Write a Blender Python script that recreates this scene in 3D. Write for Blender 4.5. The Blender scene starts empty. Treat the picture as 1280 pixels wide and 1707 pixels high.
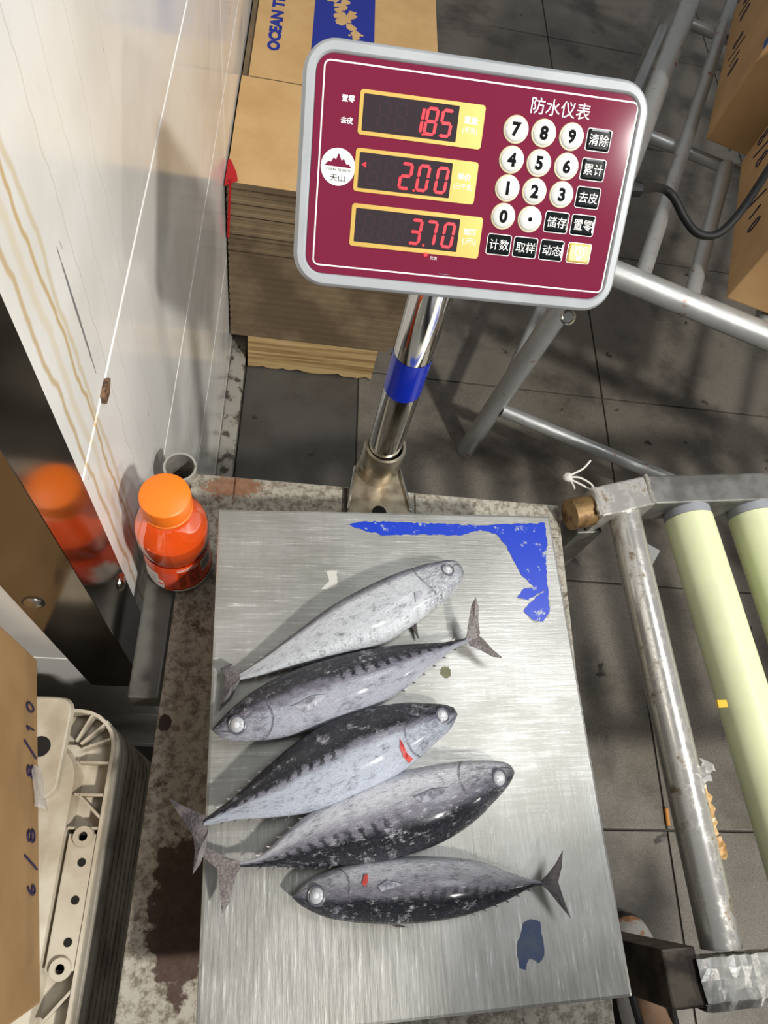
import bpy, bmesh, math, random
import numpy as np
from mathutils import Vector, Matrix
from mathutils.bvhtree import BVHTree
random.seed(7)
PI = math.pi
sc = bpy.context.scene
C = sc.collection

# ------------------------------------------------------------------ camera, world, lights, exposure
def rotvec(r):
    r = np.array(r, float); t = np.linalg.norm(r); k = r / t
    K = np.array([[0, -k[2], k[1]], [k[2], 0, -k[0]], [-k[1], k[0], 0]])
    return np.eye(3) + math.sin(t) * K + (1 - math.cos(t)) * K @ K
ZP = 0.79                                       # height of the weighing platform above the floor
F_PX = 1185.0
RC = rotvec([2.689117339920867, -0.02739318695800941, 0.2505223204143001])
EYE = np.array([0.02957388663048771, 0.1078684758173921, 0.561688360966341 + ZP])
cam_d = bpy.data.cameras.new('camera'); cam = bpy.data.objects.new('camera', cam_d); C.objects.link(cam)
cam_d.sensor_fit = 'HORIZONTAL'; cam_d.sensor_width = 36; cam_d.lens = F_PX / 1280 * 36
cam_d.clip_start = 0.01; cam_d.clip_end = 50
Rb = RC.T @ np.diag([1, -1, -1])
m = Matrix([[*Rb[i], EYE[i]] for i in range(3)] + [[0, 0, 0, 1]])
cam.matrix_world = m
sc.camera = cam

w = bpy.data.worlds.new('room_light'); sc.world = w; w.use_nodes = True
w.node_tree.nodes['Background'].inputs[0].default_value = (0.92, 0.96, 1.0, 1)
w.node_tree.nodes['Background'].inputs[1].default_value = 0.16

def area(name, loc, target, size, size_y, power, col):
    d = bpy.data.lights.new(name, 'AREA'); d.shape = 'RECTANGLE'; d.size = size; d.size_y = size_y
    d.energy = power; d.color = col
    o = bpy.data.objects.new(name, d); C.objects.link(o); o.location = loc
    o.rotation_euler = (Vector(target) - Vector(loc)).to_track_quat('-Z', 'Y').to_euler()
    return o
# ceiling lamp in front and to the right: casts the crisp shadows
area('ceiling_lamp', (1.25, -0.95, 2.85), (0.2, 0.3, 0.8), 0.14, 0.14, 58, (1, 0.965, 0.91))
# lamp panel above the conveyor: the sheen on the steel
area('ceiling_panel', (1.05, 0.55, 2.9), (0.4, 0.5, 0.5), 0.6, 0.6, 11, (0.95, 0.97, 1))
# lamp further off to the right
area('far_lamp', (2.9, -1.05, 2.4), (0.0, 0.6, 0.9), 0.2, 0.2, 15, (1, 0.97, 0.92))

sc.view_settings.view_transform = 'Standard'; sc.view_settings.look = 'None'
sc.view_settings.gamma = 1; sc.view_settings.use_curve_mapping = False
sc.view_settings.exposure = 0.45

# ------------------------------------------------------------------ where a pixel's ray meets a plane
def ray(x, y): return RC.T @ np.array([(x - 640) / F_PX, (y - 853.5) / F_PX, 1.0])
def onz(x, y, z):
    d = ray(x, y); return Vector(EYE + (z - EYE[2]) / d[2] * d)
TH = math.atan(0.068)
EU = Vector((math.cos(TH), -math.sin(TH), 0)); EV = Vector((math.sin(TH), math.cos(TH), 0))
def W(u, v, z=0.0): return EU * u + EV * v + Vector((0, 0, z))   # frame of the tiled wall
MW = Matrix.Rotation(-TH, 4, 'Z')

# ------------------------------------------------------------------ materials
def lin(c): return tuple(((x / 12.92) if x <= 0.04045 else ((x + 0.055) / 1.055) ** 2.4) for x in c)
def rgb(r, g, b): return (*lin((r / 255, g / 255, b / 255)), 1)

class NT:
    def __init__(s, name):
        s.m = bpy.data.materials.new(name); s.m.use_nodes = True; s.t = s.m.node_tree
        s.b = s.t.nodes['Principled BSDF']; s.pos = None
    def n(s, typ, **kw):
        x = s.t.nodes.new(typ)
        for k, v in kw.items(): setattr(x, k, v)
        return x
    def set(s, sock, v):
        if hasattr(v, 'links') or isinstance(v, bpy.types.NodeSocket): s.t.links.new(v, sock)
        else: sock.default_value = v
    def P(s):
        if s.pos is None: s.pos = s.n('ShaderNodeNewGeometry').outputs['Position']
        return s.pos
    def math(s, op, a, b=None, c=None, clamp=False):
        x = s.n('ShaderNodeMath', operation=op); x.use_clamp = clamp
        s.set(x.inputs[0], a)
        if b is not None: s.set(x.inputs[1], b)
        if c is not None: s.set(x.inputs[2], c)
        return x.outputs[0]
    def vmath(s, op, a, b=None):
        x = s.n('ShaderNodeVectorMath', operation=op); s.set(x.inputs[0], a)
        if b is not None: s.set(x.inputs[1], b)
        return x.outputs['Value'] if op in ('LENGTH', 'DISTANCE', 'DOT_PRODUCT') else x.outputs[0]
    def noise(s, scale, vec=None, detail=5, rough=.55, stretch=None, rotz=0, dist=0):
        vec = vec if vec is not None else s.P()
        if stretch or rotz:
            mp = s.n('ShaderNodeMapping'); s.set(mp.inputs[0], vec)
            mp.inputs['Rotation'].default_value = (0, 0, rotz)
            if stretch: mp.inputs['Scale'].default_value = stretch
            vec = mp.outputs[0]
        x = s.n('ShaderNodeTexNoise'); s.set(x.inputs['Vector'], vec)
        x.inputs['Scale'].default_value = scale; x.inputs['Detail'].default_value = detail
        x.inputs['Roughness'].default_value = rough; x.inputs['Distortion'].default_value = dist
        return x.outputs['Fac']
    def ramp(s, f, lo, hi, a=0.0, b=1.0):
        x = s.n('ShaderNodeMapRange'); x.interpolation_type = 'SMOOTHSTEP'
        s.set(x.inputs[0], f); x.inputs[1].default_value = lo; x.inputs[2].default_value = hi
        x.inputs[3].default_value = a; x.inputs[4].default_value = b
        return x.outputs[0]
    def mix(s, f, a, b):
        x = s.n('ShaderNodeMix', data_type='RGBA'); s.set(x.inputs[0], f); s.set(x.inputs[6], a); s.set(x.inputs[7], b)
        return x.outputs[2]
    def blob(s, c, r, amp=.35, scale=60):
        d = s.vmath('SUBTRACT', s.P(), Vector(c)); d = s.vmath('DIVIDE', d, Vector(r))
        L = s.vmath('LENGTH', d)
        L = s.math('ADD', L, s.math('MULTIPLY', s.math('SUBTRACT', s.noise(scale), .5), amp * 2))
        return s.ramp(L, 1.0, .86)
    def bump(s, h, strength=.3, dist=.001):
        x = s.n('ShaderNodeBump'); x.inputs['Strength'].default_value = strength; x.inputs['Distance'].default_value = dist
        s.set(x.inputs['Height'], h); s.t.links.new(x.outputs[0], s.b.inputs['Normal'])
    def out(s, color=None, rough=None, metal=None, **kw):
        if color is not None: s.set(s.b.inputs['Base Color'], color)
        if rough is not None: s.set(s.b.inputs['Roughness'], rough)
        if metal is not None: s.set(s.b.inputs['Metallic'], metal)
        for k, v in kw.items(): s.set(s.b.inputs[k.replace('_', ' ')], v)
        return s.m

def simple(name, col, rough=.5, metal=0, col2=None, scale=30, lo=.4, hi=.65, bump=0, bscale=None, stretch=None, **kw):
    t = NT(name); c = col
    if col2: c = t.mix(t.ramp(t.noise(scale, stretch=stretch), lo, hi), col, col2)
    if bump: t.bump(t.noise(bscale or scale * 3, stretch=stretch), bump)
    return t.out(c, rough, metal, **kw)

# steel of the weighing plate: fine scratches whose direction swings round
t = NT('brushed_plate')
n1 = t.noise(1, stretch=(26, 520, 1), detail=4, rotz=0.04, rough=.7)
n2 = t.noise(1, stretch=(420, 30, 1), detail=4, rotz=0.35, rough=.7)
n3 = t.noise(1, stretch=(300, 22, 1), detail=3, rotz=1.0, rough=.7)
sep = t.n('ShaderNodeSeparateXYZ'); t.set(sep.inputs[0], t.P())
ymix = t.ramp(t.math('ADD', sep.outputs[1], t.math('MULTIPLY', t.noise(9), .12)), .25, .13)
nn = t.math('ADD', t.math('MULTIPLY', n1, t.math('SUBTRACT', 1.0, ymix)), t.math('MULTIPLY', n2, ymix))
nn2 = t.math('ADD', t.math('MULTIPLY', nn, .8), t.math('MULTIPLY', n3, .2))
stain = t.ramp(t.noise(14, detail=6), .35, .7)
col = t.mix(stain, rgb(150, 149, 142), rgb(172, 171, 166))
col = t.mix(t.ramp(nn2, .55, .72), col, rgb(206, 206, 203))
grime = t.ramp(t.noise(55, detail=7, rough=.7), .68, .78)
col = t.mix(t.math('MULTIPLY', grime, .35), col, rgb(120, 116, 104))
col = t.mix(t.blob((.186, .232, ZP), (.005, .0055, .02), .5, 500), col, rgb(92, 88, 66))
t.bump(nn2, .35, .0006)
brushed = t.out(col, t.ramp(nn2, .3, .7, .29, .46), .62)

stainless = simple('stainless', rgb(190, 188, 182), .22, 1, rgb(160, 156, 148), 40, bump=.05, bscale=200)
chrome = simple('chrome_pole', rgb(205, 204, 200), .08, 1)
t = NT('worn_steel')
f1 = t.ramp(t.noise(60, detail=8, rough=.7), .54, .68)
worn = t.out(t.mix(f1, rgb(206, 203, 196), rgb(132, 116, 94)), t.ramp(t.noise(60, detail=8, rough=.7), .45, .7, .2, .55), .7)
t = NT('galvanised')
f1 = t.ramp(t.noise(45, detail=8, rough=.7), .60, .68)
t.bump(t.noise(180), .15)
galv = t.out(t.mix(f1, rgb(176, 177, 175), rgb(150, 92, 74)), t.ramp(t.noise(30), .3, .7, .3, .5), .55)
rail_m = simple('dull_rail_steel', rgb(150, 149, 144), .4, .8, rgb(118, 117, 112), 30, bump=.1, bscale=160)
foil_m = simple('crumpled_foil_tape', rgb(196, 195, 190), .25, .9, rgb(160, 158, 152), 60, bump=.35, bscale=55)
darksteel = simple('dark_steel', rgb(92, 84, 74), .45, .6, rgb(52, 44, 38), 45, bump=.2)
guard_m = simple('guard_steel', rgb(150, 144, 136), .13, 1, rgb(132, 127, 120), 8)

# rusty painted sheet of the stand
t = NT('rusty_sheet')
c = t.mix(t.ramp(t.noise(130, detail=8, rough=.75), .42, .62), rgb(168, 163, 150), rgb(112, 103, 88))
c = t.mix(t.ramp(t.noise(35, detail=8, rough=.75), .57, .68), c, rgb(70, 54, 40))
c = t.mix(t.math('MULTIPLY', t.blob((-.020, .070, .69), (.026, .060, .05), .7, 75), .93), c, rgb(58, 32, 17))
c = t.mix(t.math('MULTIPLY', t.blob((.008, .447, .69), (.030, .012, .05), 1.1, 260), .8), c, rgb(126, 78, 46))
c = t.mix(t.blob((-.043, .215, .69), (.006, .008, .05), .4, 200), c, rgb(48, 30, 20))
t.bump(t.noise(220, detail=6), .35)
rusty = t.out(c, .62, .15)

# floor tiles: grey speckled, wet and dirty
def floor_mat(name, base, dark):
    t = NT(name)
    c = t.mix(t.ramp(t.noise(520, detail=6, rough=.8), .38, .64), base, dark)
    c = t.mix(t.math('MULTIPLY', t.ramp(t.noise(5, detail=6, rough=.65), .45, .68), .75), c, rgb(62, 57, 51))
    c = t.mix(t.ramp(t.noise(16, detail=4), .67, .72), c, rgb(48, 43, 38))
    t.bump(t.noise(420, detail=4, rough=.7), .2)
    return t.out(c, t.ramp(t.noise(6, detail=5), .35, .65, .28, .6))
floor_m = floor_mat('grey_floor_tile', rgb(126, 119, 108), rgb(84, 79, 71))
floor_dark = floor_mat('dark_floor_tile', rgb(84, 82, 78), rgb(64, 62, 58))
grout = simple('dark_grout', rgb(60, 56, 50), .8)

# white glazed wall tile with yellow drip streaks
t = NT('white_wall_tile')
sp = t.n('ShaderNodeSeparateXYZ'); t.set(sp.inputs[0], t.P())
c = t.mix(t.ramp(t.noise(6, detail=6), .4, .75), rgb(240, 238, 233), rgb(222, 219, 211))
zs = t.n('ShaderNodeCombineXYZ'); t.set(zs.inputs[2], sp.outputs[2])
for y0, wd, amt, cl in ((.352, .0035, .7, rgb(196, 160, 92)), (.381, .0030, .8, rgb(200, 166, 98)), (.389, .004, .5, rgb(206, 180, 120)),
                        (.428, .0010, .35, rgb(170, 160, 140)), (.505, .0008, .3, rgb(170, 158, 136)), (.366, .006, .35, rgb(214, 190, 130)),
                        (.560, .0008, .25, rgb(176, 166, 146)), (.462, .0012, .2, rgb(178, 164, 130))):
    nz = t.noise(9 + y0 * 20, vec=t.vmath('ADD', zs.outputs[0], Vector((y0 * 37, 0, 0))), detail=3)
    d = t.math('ABSOLUTE', t.math('SUBTRACT', t.math('ADD', sp.outputs[1], t.math('MULTIPLY', t.math('SUBTRACT', nz, .5), .022)), y0))
    c = t.mix(t.math('MULTIPLY', t.ramp(d, wd, wd * .2), amt), c, cl)
c = t.mix(t.math('MULTIPLY', t.ramp(t.noise(90, stretch=(1, 1, .25), detail=5), .70, .76), .6), c, rgb(128, 118, 98))
c = t.mix(t.math('MULTIPLY', t.blob((-.078, .4085, .985), (.5, .0016, .058), .5, 120), .8), c, rgb(84, 86, 92))
t.bump(t.noise(14, detail=2), .05)
wall_m = t.out(c, t.ramp(t.noise(8), .3, .7, .10, .22))
wall_grout = simple('cream_grout', rgb(200, 194, 176), .7)
base_m = simple('worn_mortar', rgb(150, 146, 136), .7, 0, rgb(70, 64, 56), 40, .5, .62, bump=.3)

def card_mat(name, a, b):
    return simple(name, a, .72, 0, b, 14, .35, .7, bump=.08, bscale=140)
card = card_mat('cardboard', rgb(200, 164, 112), rgb(190, 152, 100))
card_d = card_mat('cardboard_brown', rgb(168, 134, 90), rgb(156, 122, 80))
t = NT('corrugated_edge')
sp = t.n('ShaderNodeSeparateXYZ'); t.set(sp.inputs[0], t.P())
wv = t.n('ShaderNodeTexWave'); wv.inputs['Scale'].default_value = 90; wv.inputs['Distortion'].default_value = 1
t.set(wv.inputs['Vector'], t.P())
card_e = t.out(t.mix(t.ramp(t.noise(8), .4, .6), rgb(126, 108, 82), rgb(98, 82, 60)), .85)
t = NT('pine_plank')
wood_m = t.out(t.mix(t.ramp(t.noise(2, stretch=(1.5, 8, 60), detail=6), .38, .62), rgb(206, 176, 124), rgb(150, 116, 72)), .65)
ink_blue = simple('blue_print', rgb(28, 44, 140), .6)
ink_black = simple('dark_ink', rgb(36, 28, 66), .6)
ink_tape = simple('blue_box_tape', rgb(24, 62, 120), .35)
white_print = simple('white_print', rgb(245, 245, 240), .4)
red_ribbon = simple('red_ribbon', rgb(176, 22, 26), .3)
film = NT('blue_film')
fc = film.mix(film.ramp(film.noise(90, detail=6, rough=.7), .585, .63), rgb(18, 54, 176), rgb(150, 160, 168))
film_m = film.out(fc, .3)
film_d = simple('blue_film_dirty', rgb(44, 62, 104), .45, 0, rgb(66, 78, 98), 60)
film_edge = simple('film_glue_edge', rgb(150, 150, 132), .5)
blue_tape = simple('blue_pole_tape', rgb(16, 42, 168), .18)
shell_m = simple('grey_plastic', rgb(166, 170, 174), .42, 0, rgb(156, 160, 164), 20)
panel_m = NT('maroon_panel')
panel_m = panel_m.out(rgb(114, 31, 57), .06, 0)
gold_m = simple('gold_print', rgb(206, 172, 88), .3, .25)
screen_m = simple('smoked_screen_glare', rgb(54, 46, 51), .07)  # dark window, base greyed to paint in the room's reflection
def emis(name, col, s):
    t = NT(name); return t.out(col, .4, 0, Emission_Color=col, Emission_Strength=s)
seg_m = emis('red_led', (1, .008, .02, 1), 1.05)
seg_off = simple('dim_segment', rgb(60, 48, 54), .07)
btn_m = simple('pearl_button', rgb(216, 218, 214), .22, .1)
btn_rim = simple('gold_button_rim', rgb(198, 184, 152), .35, .2)
key_m = simple('black_key', rgb(14, 20, 20), .07)
ink_k = simple('black_print', rgb(12, 12, 14), .7, Specular_IOR_Level=.1)
rubber = simple('black_rubber', rgb(9, 9, 10), .6, Specular_IOR_Level=.3)
roller_m = simple('pale_green_roller', rgb(216, 222, 178), .38, 0, rgb(208, 212, 172), 14)
cap_grey = simple('grey_endcap', rgb(140, 142, 148), .45)
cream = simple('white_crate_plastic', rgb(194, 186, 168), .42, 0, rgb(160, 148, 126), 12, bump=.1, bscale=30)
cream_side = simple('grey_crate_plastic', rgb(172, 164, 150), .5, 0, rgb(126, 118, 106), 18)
hole_m = simple('dark_hole', rgb(18, 15, 12), .9)
clear_wrap = NT('clear_wrap').out(rgb(230, 230, 228), .12, 0, Alpha=.45)
brown_tape = simple('old_brown_tape', rgb(196, 160, 104), .35, 0, rgb(168, 128, 78), 50, Alpha=.95)
string_m = simple('white_string', rgb(205, 202, 194), .7)
paper_m = simple('white_paper', rgb(226, 226, 222), .7)
filter_m = simple('cigarette_filter', rgb(204, 140, 70), .8)
yellow_m = simple('yellow_scrap', rgb(214, 170, 40), .5)

# ------------------------------------------------------------------ mesh helpers
def link(name, bm, mats, parent=None, smooth=False, auto=None):
    me = bpy.data.meshes.new(name)
    bmesh.ops.recalc_face_normals(bm, faces=bm.faces) if auto != 'keep' else None
    if smooth:
        for e in bm.edges:
            if len(e.link_faces) == 2 and e.calc_face_angle(0) > .75: e.smooth = False
    bm.to_mesh(me); bm.free()
    for x in (mats if isinstance(mats, (list, tuple)) else [mats]): me.materials.append(x)
    if smooth:
        for p in me.polygons: p.use_smooth = True
    o = bpy.data.objects.new(name, me); C.objects.link(o)
    if parent:
        o.parent = parent; o.matrix_parent_inverse = parent['inv'] if False else INV.get(parent.name, Matrix())
    return o
INV = {}
def thing(name, label, cat, loc, group=None, kind=None):
    o = bpy.data.objects.new(name, None); C.objects.link(o); o.location = loc; o.empty_display_size = .03
    INV[o.name] = Matrix.Translation(-Vector(loc))
    o['label'] = label; o['category'] = cat
    if group: o['group'] = group
    return o
def tag(o, label=None, cat=None, group=None, kind=None):
    if label: o['label'] = label
    if cat: o['category'] = cat
    if group: o['group'] = group
    if kind: o['kind'] = kind
    return o
def B(): return bmesh.new()
def box(bm, lo, hi, M=None, bev=0, mi=0):
    vs = [bm.verts.new(p) for p in ((lo[0], lo[1], lo[2]), (hi[0], lo[1], lo[2]), (hi[0], hi[1], lo[2]), (lo[0], hi[1], lo[2]),
                                    (lo[0], lo[1], hi[2]), (hi[0], lo[1], hi[2]), (hi[0], hi[1], hi[2]), (lo[0], hi[1], hi[2]))]
    fs = [bm.faces.new([vs[i] for i in q]) for q in ((0, 3, 2, 1), (4, 5, 6, 7), (0, 1, 5, 4), (1, 2, 6, 5), (2, 3, 7, 6), (3, 0, 4, 7))]
    for f in fs: f.material_index = mi
    if bev:
        r = bmesh.ops.bevel(bm, geom=list({e for f in fs for e in f.edges}), offset=bev, segments=2, affect='EDGES', profile=.6)
        vs = list({v for f in r['faces'] for v in f.verts} | {v for v in vs if v.is_valid})
        for f in r['faces']: f.material_index = mi
    if M is not None: bmesh.ops.transform(bm, matrix=M, verts=[v for v in vs if v.is_valid])
    return bm
def frame_of(d, up=None):
    d = d.normalized(); a = up or (Vector((0, 0, 1)) if abs(d.z) < .9 else Vector((1, 0, 0)))
    x = d.cross(a).normalized(); return x, x.cross(d).normalized()
def tube(bm, pts, r, seg=14, caps=True, mi=0, squash=None):
    pts = [Vector(p) for p in pts]; n = len(pts)
    rr = r if isinstance(r, (list, tuple)) else [r] * n
    rings = []; x0 = None
    for i, p in enumerate(pts):
        d = (pts[min(i + 1, n - 1)] - pts[max(i - 1, 0)]).normalized()
        if x0 is None: x0, _ = frame_of(d)
        x = (x0 - d * x0.dot(d)).normalized(); y = d.cross(x); x0 = x
        rings.append([bm.verts.new(p + (x * math.cos(a) + y * math.sin(a)) * rr[i]) for a in [2 * PI * k / seg for k in range(seg)]])
    for a, b in zip(rings, rings[1:]):
        for k in range(seg):
            f = bm.faces.new((a[k], a[(k + 1) % seg], b[(k + 1) % seg], b[k])); f.material_index = mi
    if caps:
        bm.faces.new(rings[0]).material_index = mi; bm.faces.new(rings[-1]).material_index = mi
    return bm
def sqtube(bm, a, b, wx, wy, xdir, bev=.002):
    a, b = Vector(a), Vector(b); d = (b - a); L = d.length; d.normalize()
    x = (Vector(xdir) - d * Vector(xdir).dot(d)).normalized(); y = d.cross(x)
    M = Matrix(((x.x, y.x, d.x, a.x), (x.y, y.y, d.y, a.y), (x.z, y.z, d.z, a.z), (0, 0, 0, 1)))
    return box(bm, (-wx / 2, -wy / 2, 0), (wx / 2, wy / 2, L), M, bev)
def lathe(bm, prof, c, seg=40, mi=0, closed=False, a0=0, a1=2 * PI):
    full = abs(a1 - a0 - 2 * PI) < 1e-6; n = seg if full else seg + 1; rings = []
    for r, z in prof:
        rings.append([bm.verts.new((c[0] + r * math.cos(a0 + (a1 - a0) * k / seg), c[1] + r * math.sin(a0 + (a1 - a0) * k / seg), c[2] + z)) for k in range(n)])
    for a, b in zip(rings, rings[1:]):
        for k in range(seg):
            f = bm.faces.new((a[k], a[(k + 1) % n], b[(k + 1) % n], b[k])); f.material_index = mi
    if full:
        if prof[0][0] > 1e-4 and closed: bm.faces.new(rings[0]).material_index = mi
        if prof[-1][0] > 1e-4 and closed: bm.faces.new(rings[-1]).material_index = mi
    return bm
def prism(bm, poly, z0, z1, M=None, mi=0):
    a = [bm.verts.new((p[0], p[1], z0)) for p in poly]; b = [bm.verts.new((p[0], p[1], z1)) for p in poly]
    n = len(poly); fs = []
    f1 = bm.faces.new(a); f2 = bm.faces.new(b); fs += [f1, f2]
    for k in range(n): fs.append(bm.faces.new((a[k], a[(k + 1) % n], b[(k + 1) % n], b[k])))
    for f in fs: f.material_index = mi
    tri = bmesh.ops.triangulate(bm, faces=[f1, f2])
    for f in tri['faces']: f.material_index = mi
    if M is not None: bmesh.ops.transform(bm, matrix=M, verts=a + b)
    return bm
def rrect(w, h, r, seg=6, cx=0, cy=0):
    P = []
    for sx, sy, a in ((1, 1, 0), (-1, 1, PI / 2), (-1, -1, PI), (1, -1, 3 * PI / 2)):
        for k in range(seg + 1):
            t = a + PI / 2 * k / seg
            P.append((cx + sx * (w / 2 - r) + r * math.cos(t), cy + sy * (h / 2 - r) + r * math.sin(t)))
    return P
def circ(r, n=28, cx=0, cy=0): return [(cx + r * math.cos(2 * PI * k / n), cy + r * math.sin(2 * PI * k / n)) for k in range(n)]
def loft(bm, loops, cap0=True, cap1=True, mi=0):
    R = [[bm.verts.new(p) for p in L] for L in loops]; n = len(R[0])
    for a, b in zip(R, R[1:]):
        for k in range(n): bm.faces.new((a[k], a[(k + 1) % n], b[(k + 1) % n], b[k])).material_index = mi
    if cap0: bm.faces.new(R[0]).material_index = mi
    if cap1: bm.faces.new(R[-1]).material_index = mi
    return bm
def text_into(bm, s, size, cx, cy, z, M=None, mi=0, extrude=.0001, offset=0, maxw=None, sx=1.0):
    cu = bpy.data.curves.new('lettering', 'FONT'); cu.body = s; cu.size = 1; cu.extrude = 0; cu.offset = offset / size if size else 0
    cu.resolution_u = 3
    ob = bpy.data.objects.new('lettering', cu); me = bpy.data.meshes.new_from_object(ob)
    if len(me.vertices):
        xs = [v.co.x for v in me.vertices]; ys = [v.co.y for v in me.vertices]
        k = size / max(1e-6, max(ys) - min(ys)); mx, my = (max(xs) + min(xs)) / 2, (max(ys) + min(ys)) / 2
        kx = k * sx
        if maxw: kx = maxw / (max(xs) - min(xs))
        n0 = len(bm.verts); f0 = len(bm.faces)
        vs = [bm.verts.new((cx + (v.co.x - mx) * kx, cy + (v.co.y - my) * k, z)) for v in me.vertices]
        for p in me.polygons:
            try: f = bm.faces.new([vs[i] for i in p.vertices]); f.material_index = mi
            except ValueError: pass
        if M is not None: bmesh.ops.transform(bm, matrix=M, verts=vs)
    bpy.data.objects.remove(ob); bpy.data.curves.remove(cu); bpy.data.meshes.remove(me)
    return bm
def copy_part(o, parent, M=None):
    c = o.copy(); C.objects.link(c); c.parent = parent; return c

# ================================================================== THE ROOM
# ---- floor with separate tiles
bm = B(); box(bm, (-1.2, -1.6, -.06), (3.2, 4.2, -.005), MW)
fl = tag(link('floor', bm, grout), 'grey tiled market floor, wet and stained', kind='structure')
TU, TV, G = .61, .489, .004
bm = B(); box(bm, (G / 2, G / 2, -.02), (TU - G / 2, TV - G / 2, 0), bev=.0015)
proto = None
u_first = -.035 + .0
cols = [(-.105 + .035, .188)] + [(.188 + TU * k, .188 + TU * (k + 1)) for k in range(5)]
rows = [(.155 + TV * k) for k in range(-3, 8)]
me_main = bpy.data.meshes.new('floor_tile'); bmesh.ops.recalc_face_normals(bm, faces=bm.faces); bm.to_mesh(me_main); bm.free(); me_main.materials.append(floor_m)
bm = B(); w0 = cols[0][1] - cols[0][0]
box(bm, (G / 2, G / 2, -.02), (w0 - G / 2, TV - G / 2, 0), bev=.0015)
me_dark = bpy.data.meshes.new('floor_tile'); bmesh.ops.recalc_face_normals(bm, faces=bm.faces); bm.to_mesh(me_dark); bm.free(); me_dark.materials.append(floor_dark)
for ci, (u0, u1) in enumerate(cols):
    for v0 in rows:
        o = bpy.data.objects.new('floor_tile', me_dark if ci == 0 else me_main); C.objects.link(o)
        o.location = W(u0, v0, random.uniform(-.0006, .0004)); o.rotation_euler = (0, 0, -TH); o.parent = fl
# floor left of the wall corner
for k in range(2):
    for v0 in rows[:3]:
        if v0 + TV > .28: continue
        o = bpy.data.objects.new('floor_tile', me_main); C.objects.link(o)
        o.location = W(cols[0][0] - TU * (k + 1), v0, 0); o.rotation_euler = (0, 0, -TH); o.parent = fl

# ---- wall beside the scale (runs away from the corner) and the wall turning left from the corner
UW, VC = -.105, .2765
JZ = [.044, .332, .633, .908, 1.20, 1.49, 1.78, 2.07]
bm = B(); box(bm, (UW - .14, VC + .004, 0), (UW - .003, 3.6, 2.1), MW)
wl = tag(link('wall_left', bm, wall_grout), 'white glazed tile wall beside the scale', kind='structure')
vj = [VC + .001, 1.13, 1.98, 2.83, 3.6]
for z0, z1 in zip([0.0] + JZ, JZ):
    for a, b in zip(vj, vj[1:]):
        bm = B(); box(bm, (UW - .008, a + .0012, z0 + .0013), (UW, b - .0012, z1 - .0013), MW, bev=.0012)
        link('wall_tile', bm, wall_m, wl)
bm = B(); box(bm, (UW - 1.2, VC + .003, 0), (UW - .14, VC + .14, 2.1), MW)
wf = tag(link('wall_front', bm, wall_grout), 'white tiled wall turning left at the steel corner guard', kind='structure')
uj = [UW - .001, UW - .6, UW - 1.2]
for z0, z1 in zip([0.0] + JZ, JZ):
    for a, b in zip(uj, uj[1:]):
        bm = B(); box(bm, (b + .0012, VC, z0 + .0013), (a - .0012, VC + .008, z1 - .0013), MW, bev=.0012)
        link('wall_tile', bm, wall_m, wf)
# chipped spot and scratch on the joint
bm = B()
chip = [(.0, .0), (.008, .006), (.017, .003), (.021, -.002), (.012, -.008), (.003, -.006)]
MB_ = Matrix(((0, 0, 1, 0), (1, 0, 0, 0), (0, 1, 0, 0), (0, 0, 0, 1)))
prism(bm, [(a * 1.1, b * 1.0) for a, b in chip], 0, .003, Matrix.Translation(W(UW - .0005, .395, .905)) @ Matrix.Rotation(-TH, 4, 'Z') @ MB_)
link('chipped_grout', bm, simple('chip_brown', rgb(122, 92, 66), .7, 0, rgb(60, 44, 34), 250, bump=.5), wl)
# mortar strip along the foot of the wall
bm = B(); box(bm, (UW, VC + .02, 0), (UW + .034, 3.5, .022), MW, bev=.006)
tag(link('baseboard_left', bm, base_m), 'worn mortar strip along the foot of the tile wall', kind='structure')
# steel corner guard with bolts
bm = B()
prism(bm, [(UW + .0012, VC - .0012), (UW + .0012, VC + .053), (UW, VC + .053), (UW, VC), (UW - .056, VC), (UW - .056, VC - .0012)], .52, 2.05, MW)
bmesh.ops.bevel(bm, geom=[e for e in bm.edges if abs(e.verts[0].co.z - e.verts[1].co.z) > 1], offset=.0004, segments=1, affect='EDGES')
gd = tag(link('trim_1', bm, guard_m), 'polished steel corner guard bolted over the wall corner', kind='structure')
def dome(bm, c, n, r, h, seg=18):
    n = Vector(n).normalized(); x, y = frame_of(n); rings = []
    for k in range(5):
        a = PI / 2 * k / 4
        rings.append([c + n * (h * math.sin(a)) + (x * math.cos(b) + y * math.sin(b)) * (r * max(math.cos(a), .03)) for b in [2 * PI * j / seg for j in range(seg)]])
    loft(bm, rings); return bm
for c, n in ((W(UW + .0012, VC + .043, .743), EU), (W(UW - .043, VC - .0012, .813), -EV)):
    bm = B(); dome(bm, c, n, .0085, .004); link('bolt', bm, stainless, gd, True)

# ================================================================== THE STAND under the scale
ZS = ZP - .10
ST = thing('steel_stand', 'rusty painted steel stand carrying the platform scale', 'stand', W(.13, .15, 0))
bm = B(); box(bm, (-.064, -.17, ZS - .004), (.33, .459, ZS), MW, bev=.0012)
tt = link('top_sheet', bm, rusty, ST)
bm = B(); box(bm, (-.064, .455, ZS - .035), (.33, .459, ZS - .004), MW); link('back_apron', bm, rusty, ST)
bm = B(); box(bm, (.326, -.17, ZS - .035), (.33, .455, ZS - .004), MW); link('side_apron', bm, rusty, ST)
bm = B(); box(bm, (-.0925, .232, ZS - .040), (-.066, .44, ZS - .0005), MW, bev=.002); link('side_rail', bm, simple('grey_rail_paint', rgb(92, 92, 86), .5, .2, rgb(74, 73, 68), 40), ST)
bm = B(); box(bm, (.092, .419, ZS), (.0955, .457, ZS + .002), MW, bev=.001); link('weld_seam', bm, darksteel, ST)
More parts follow.
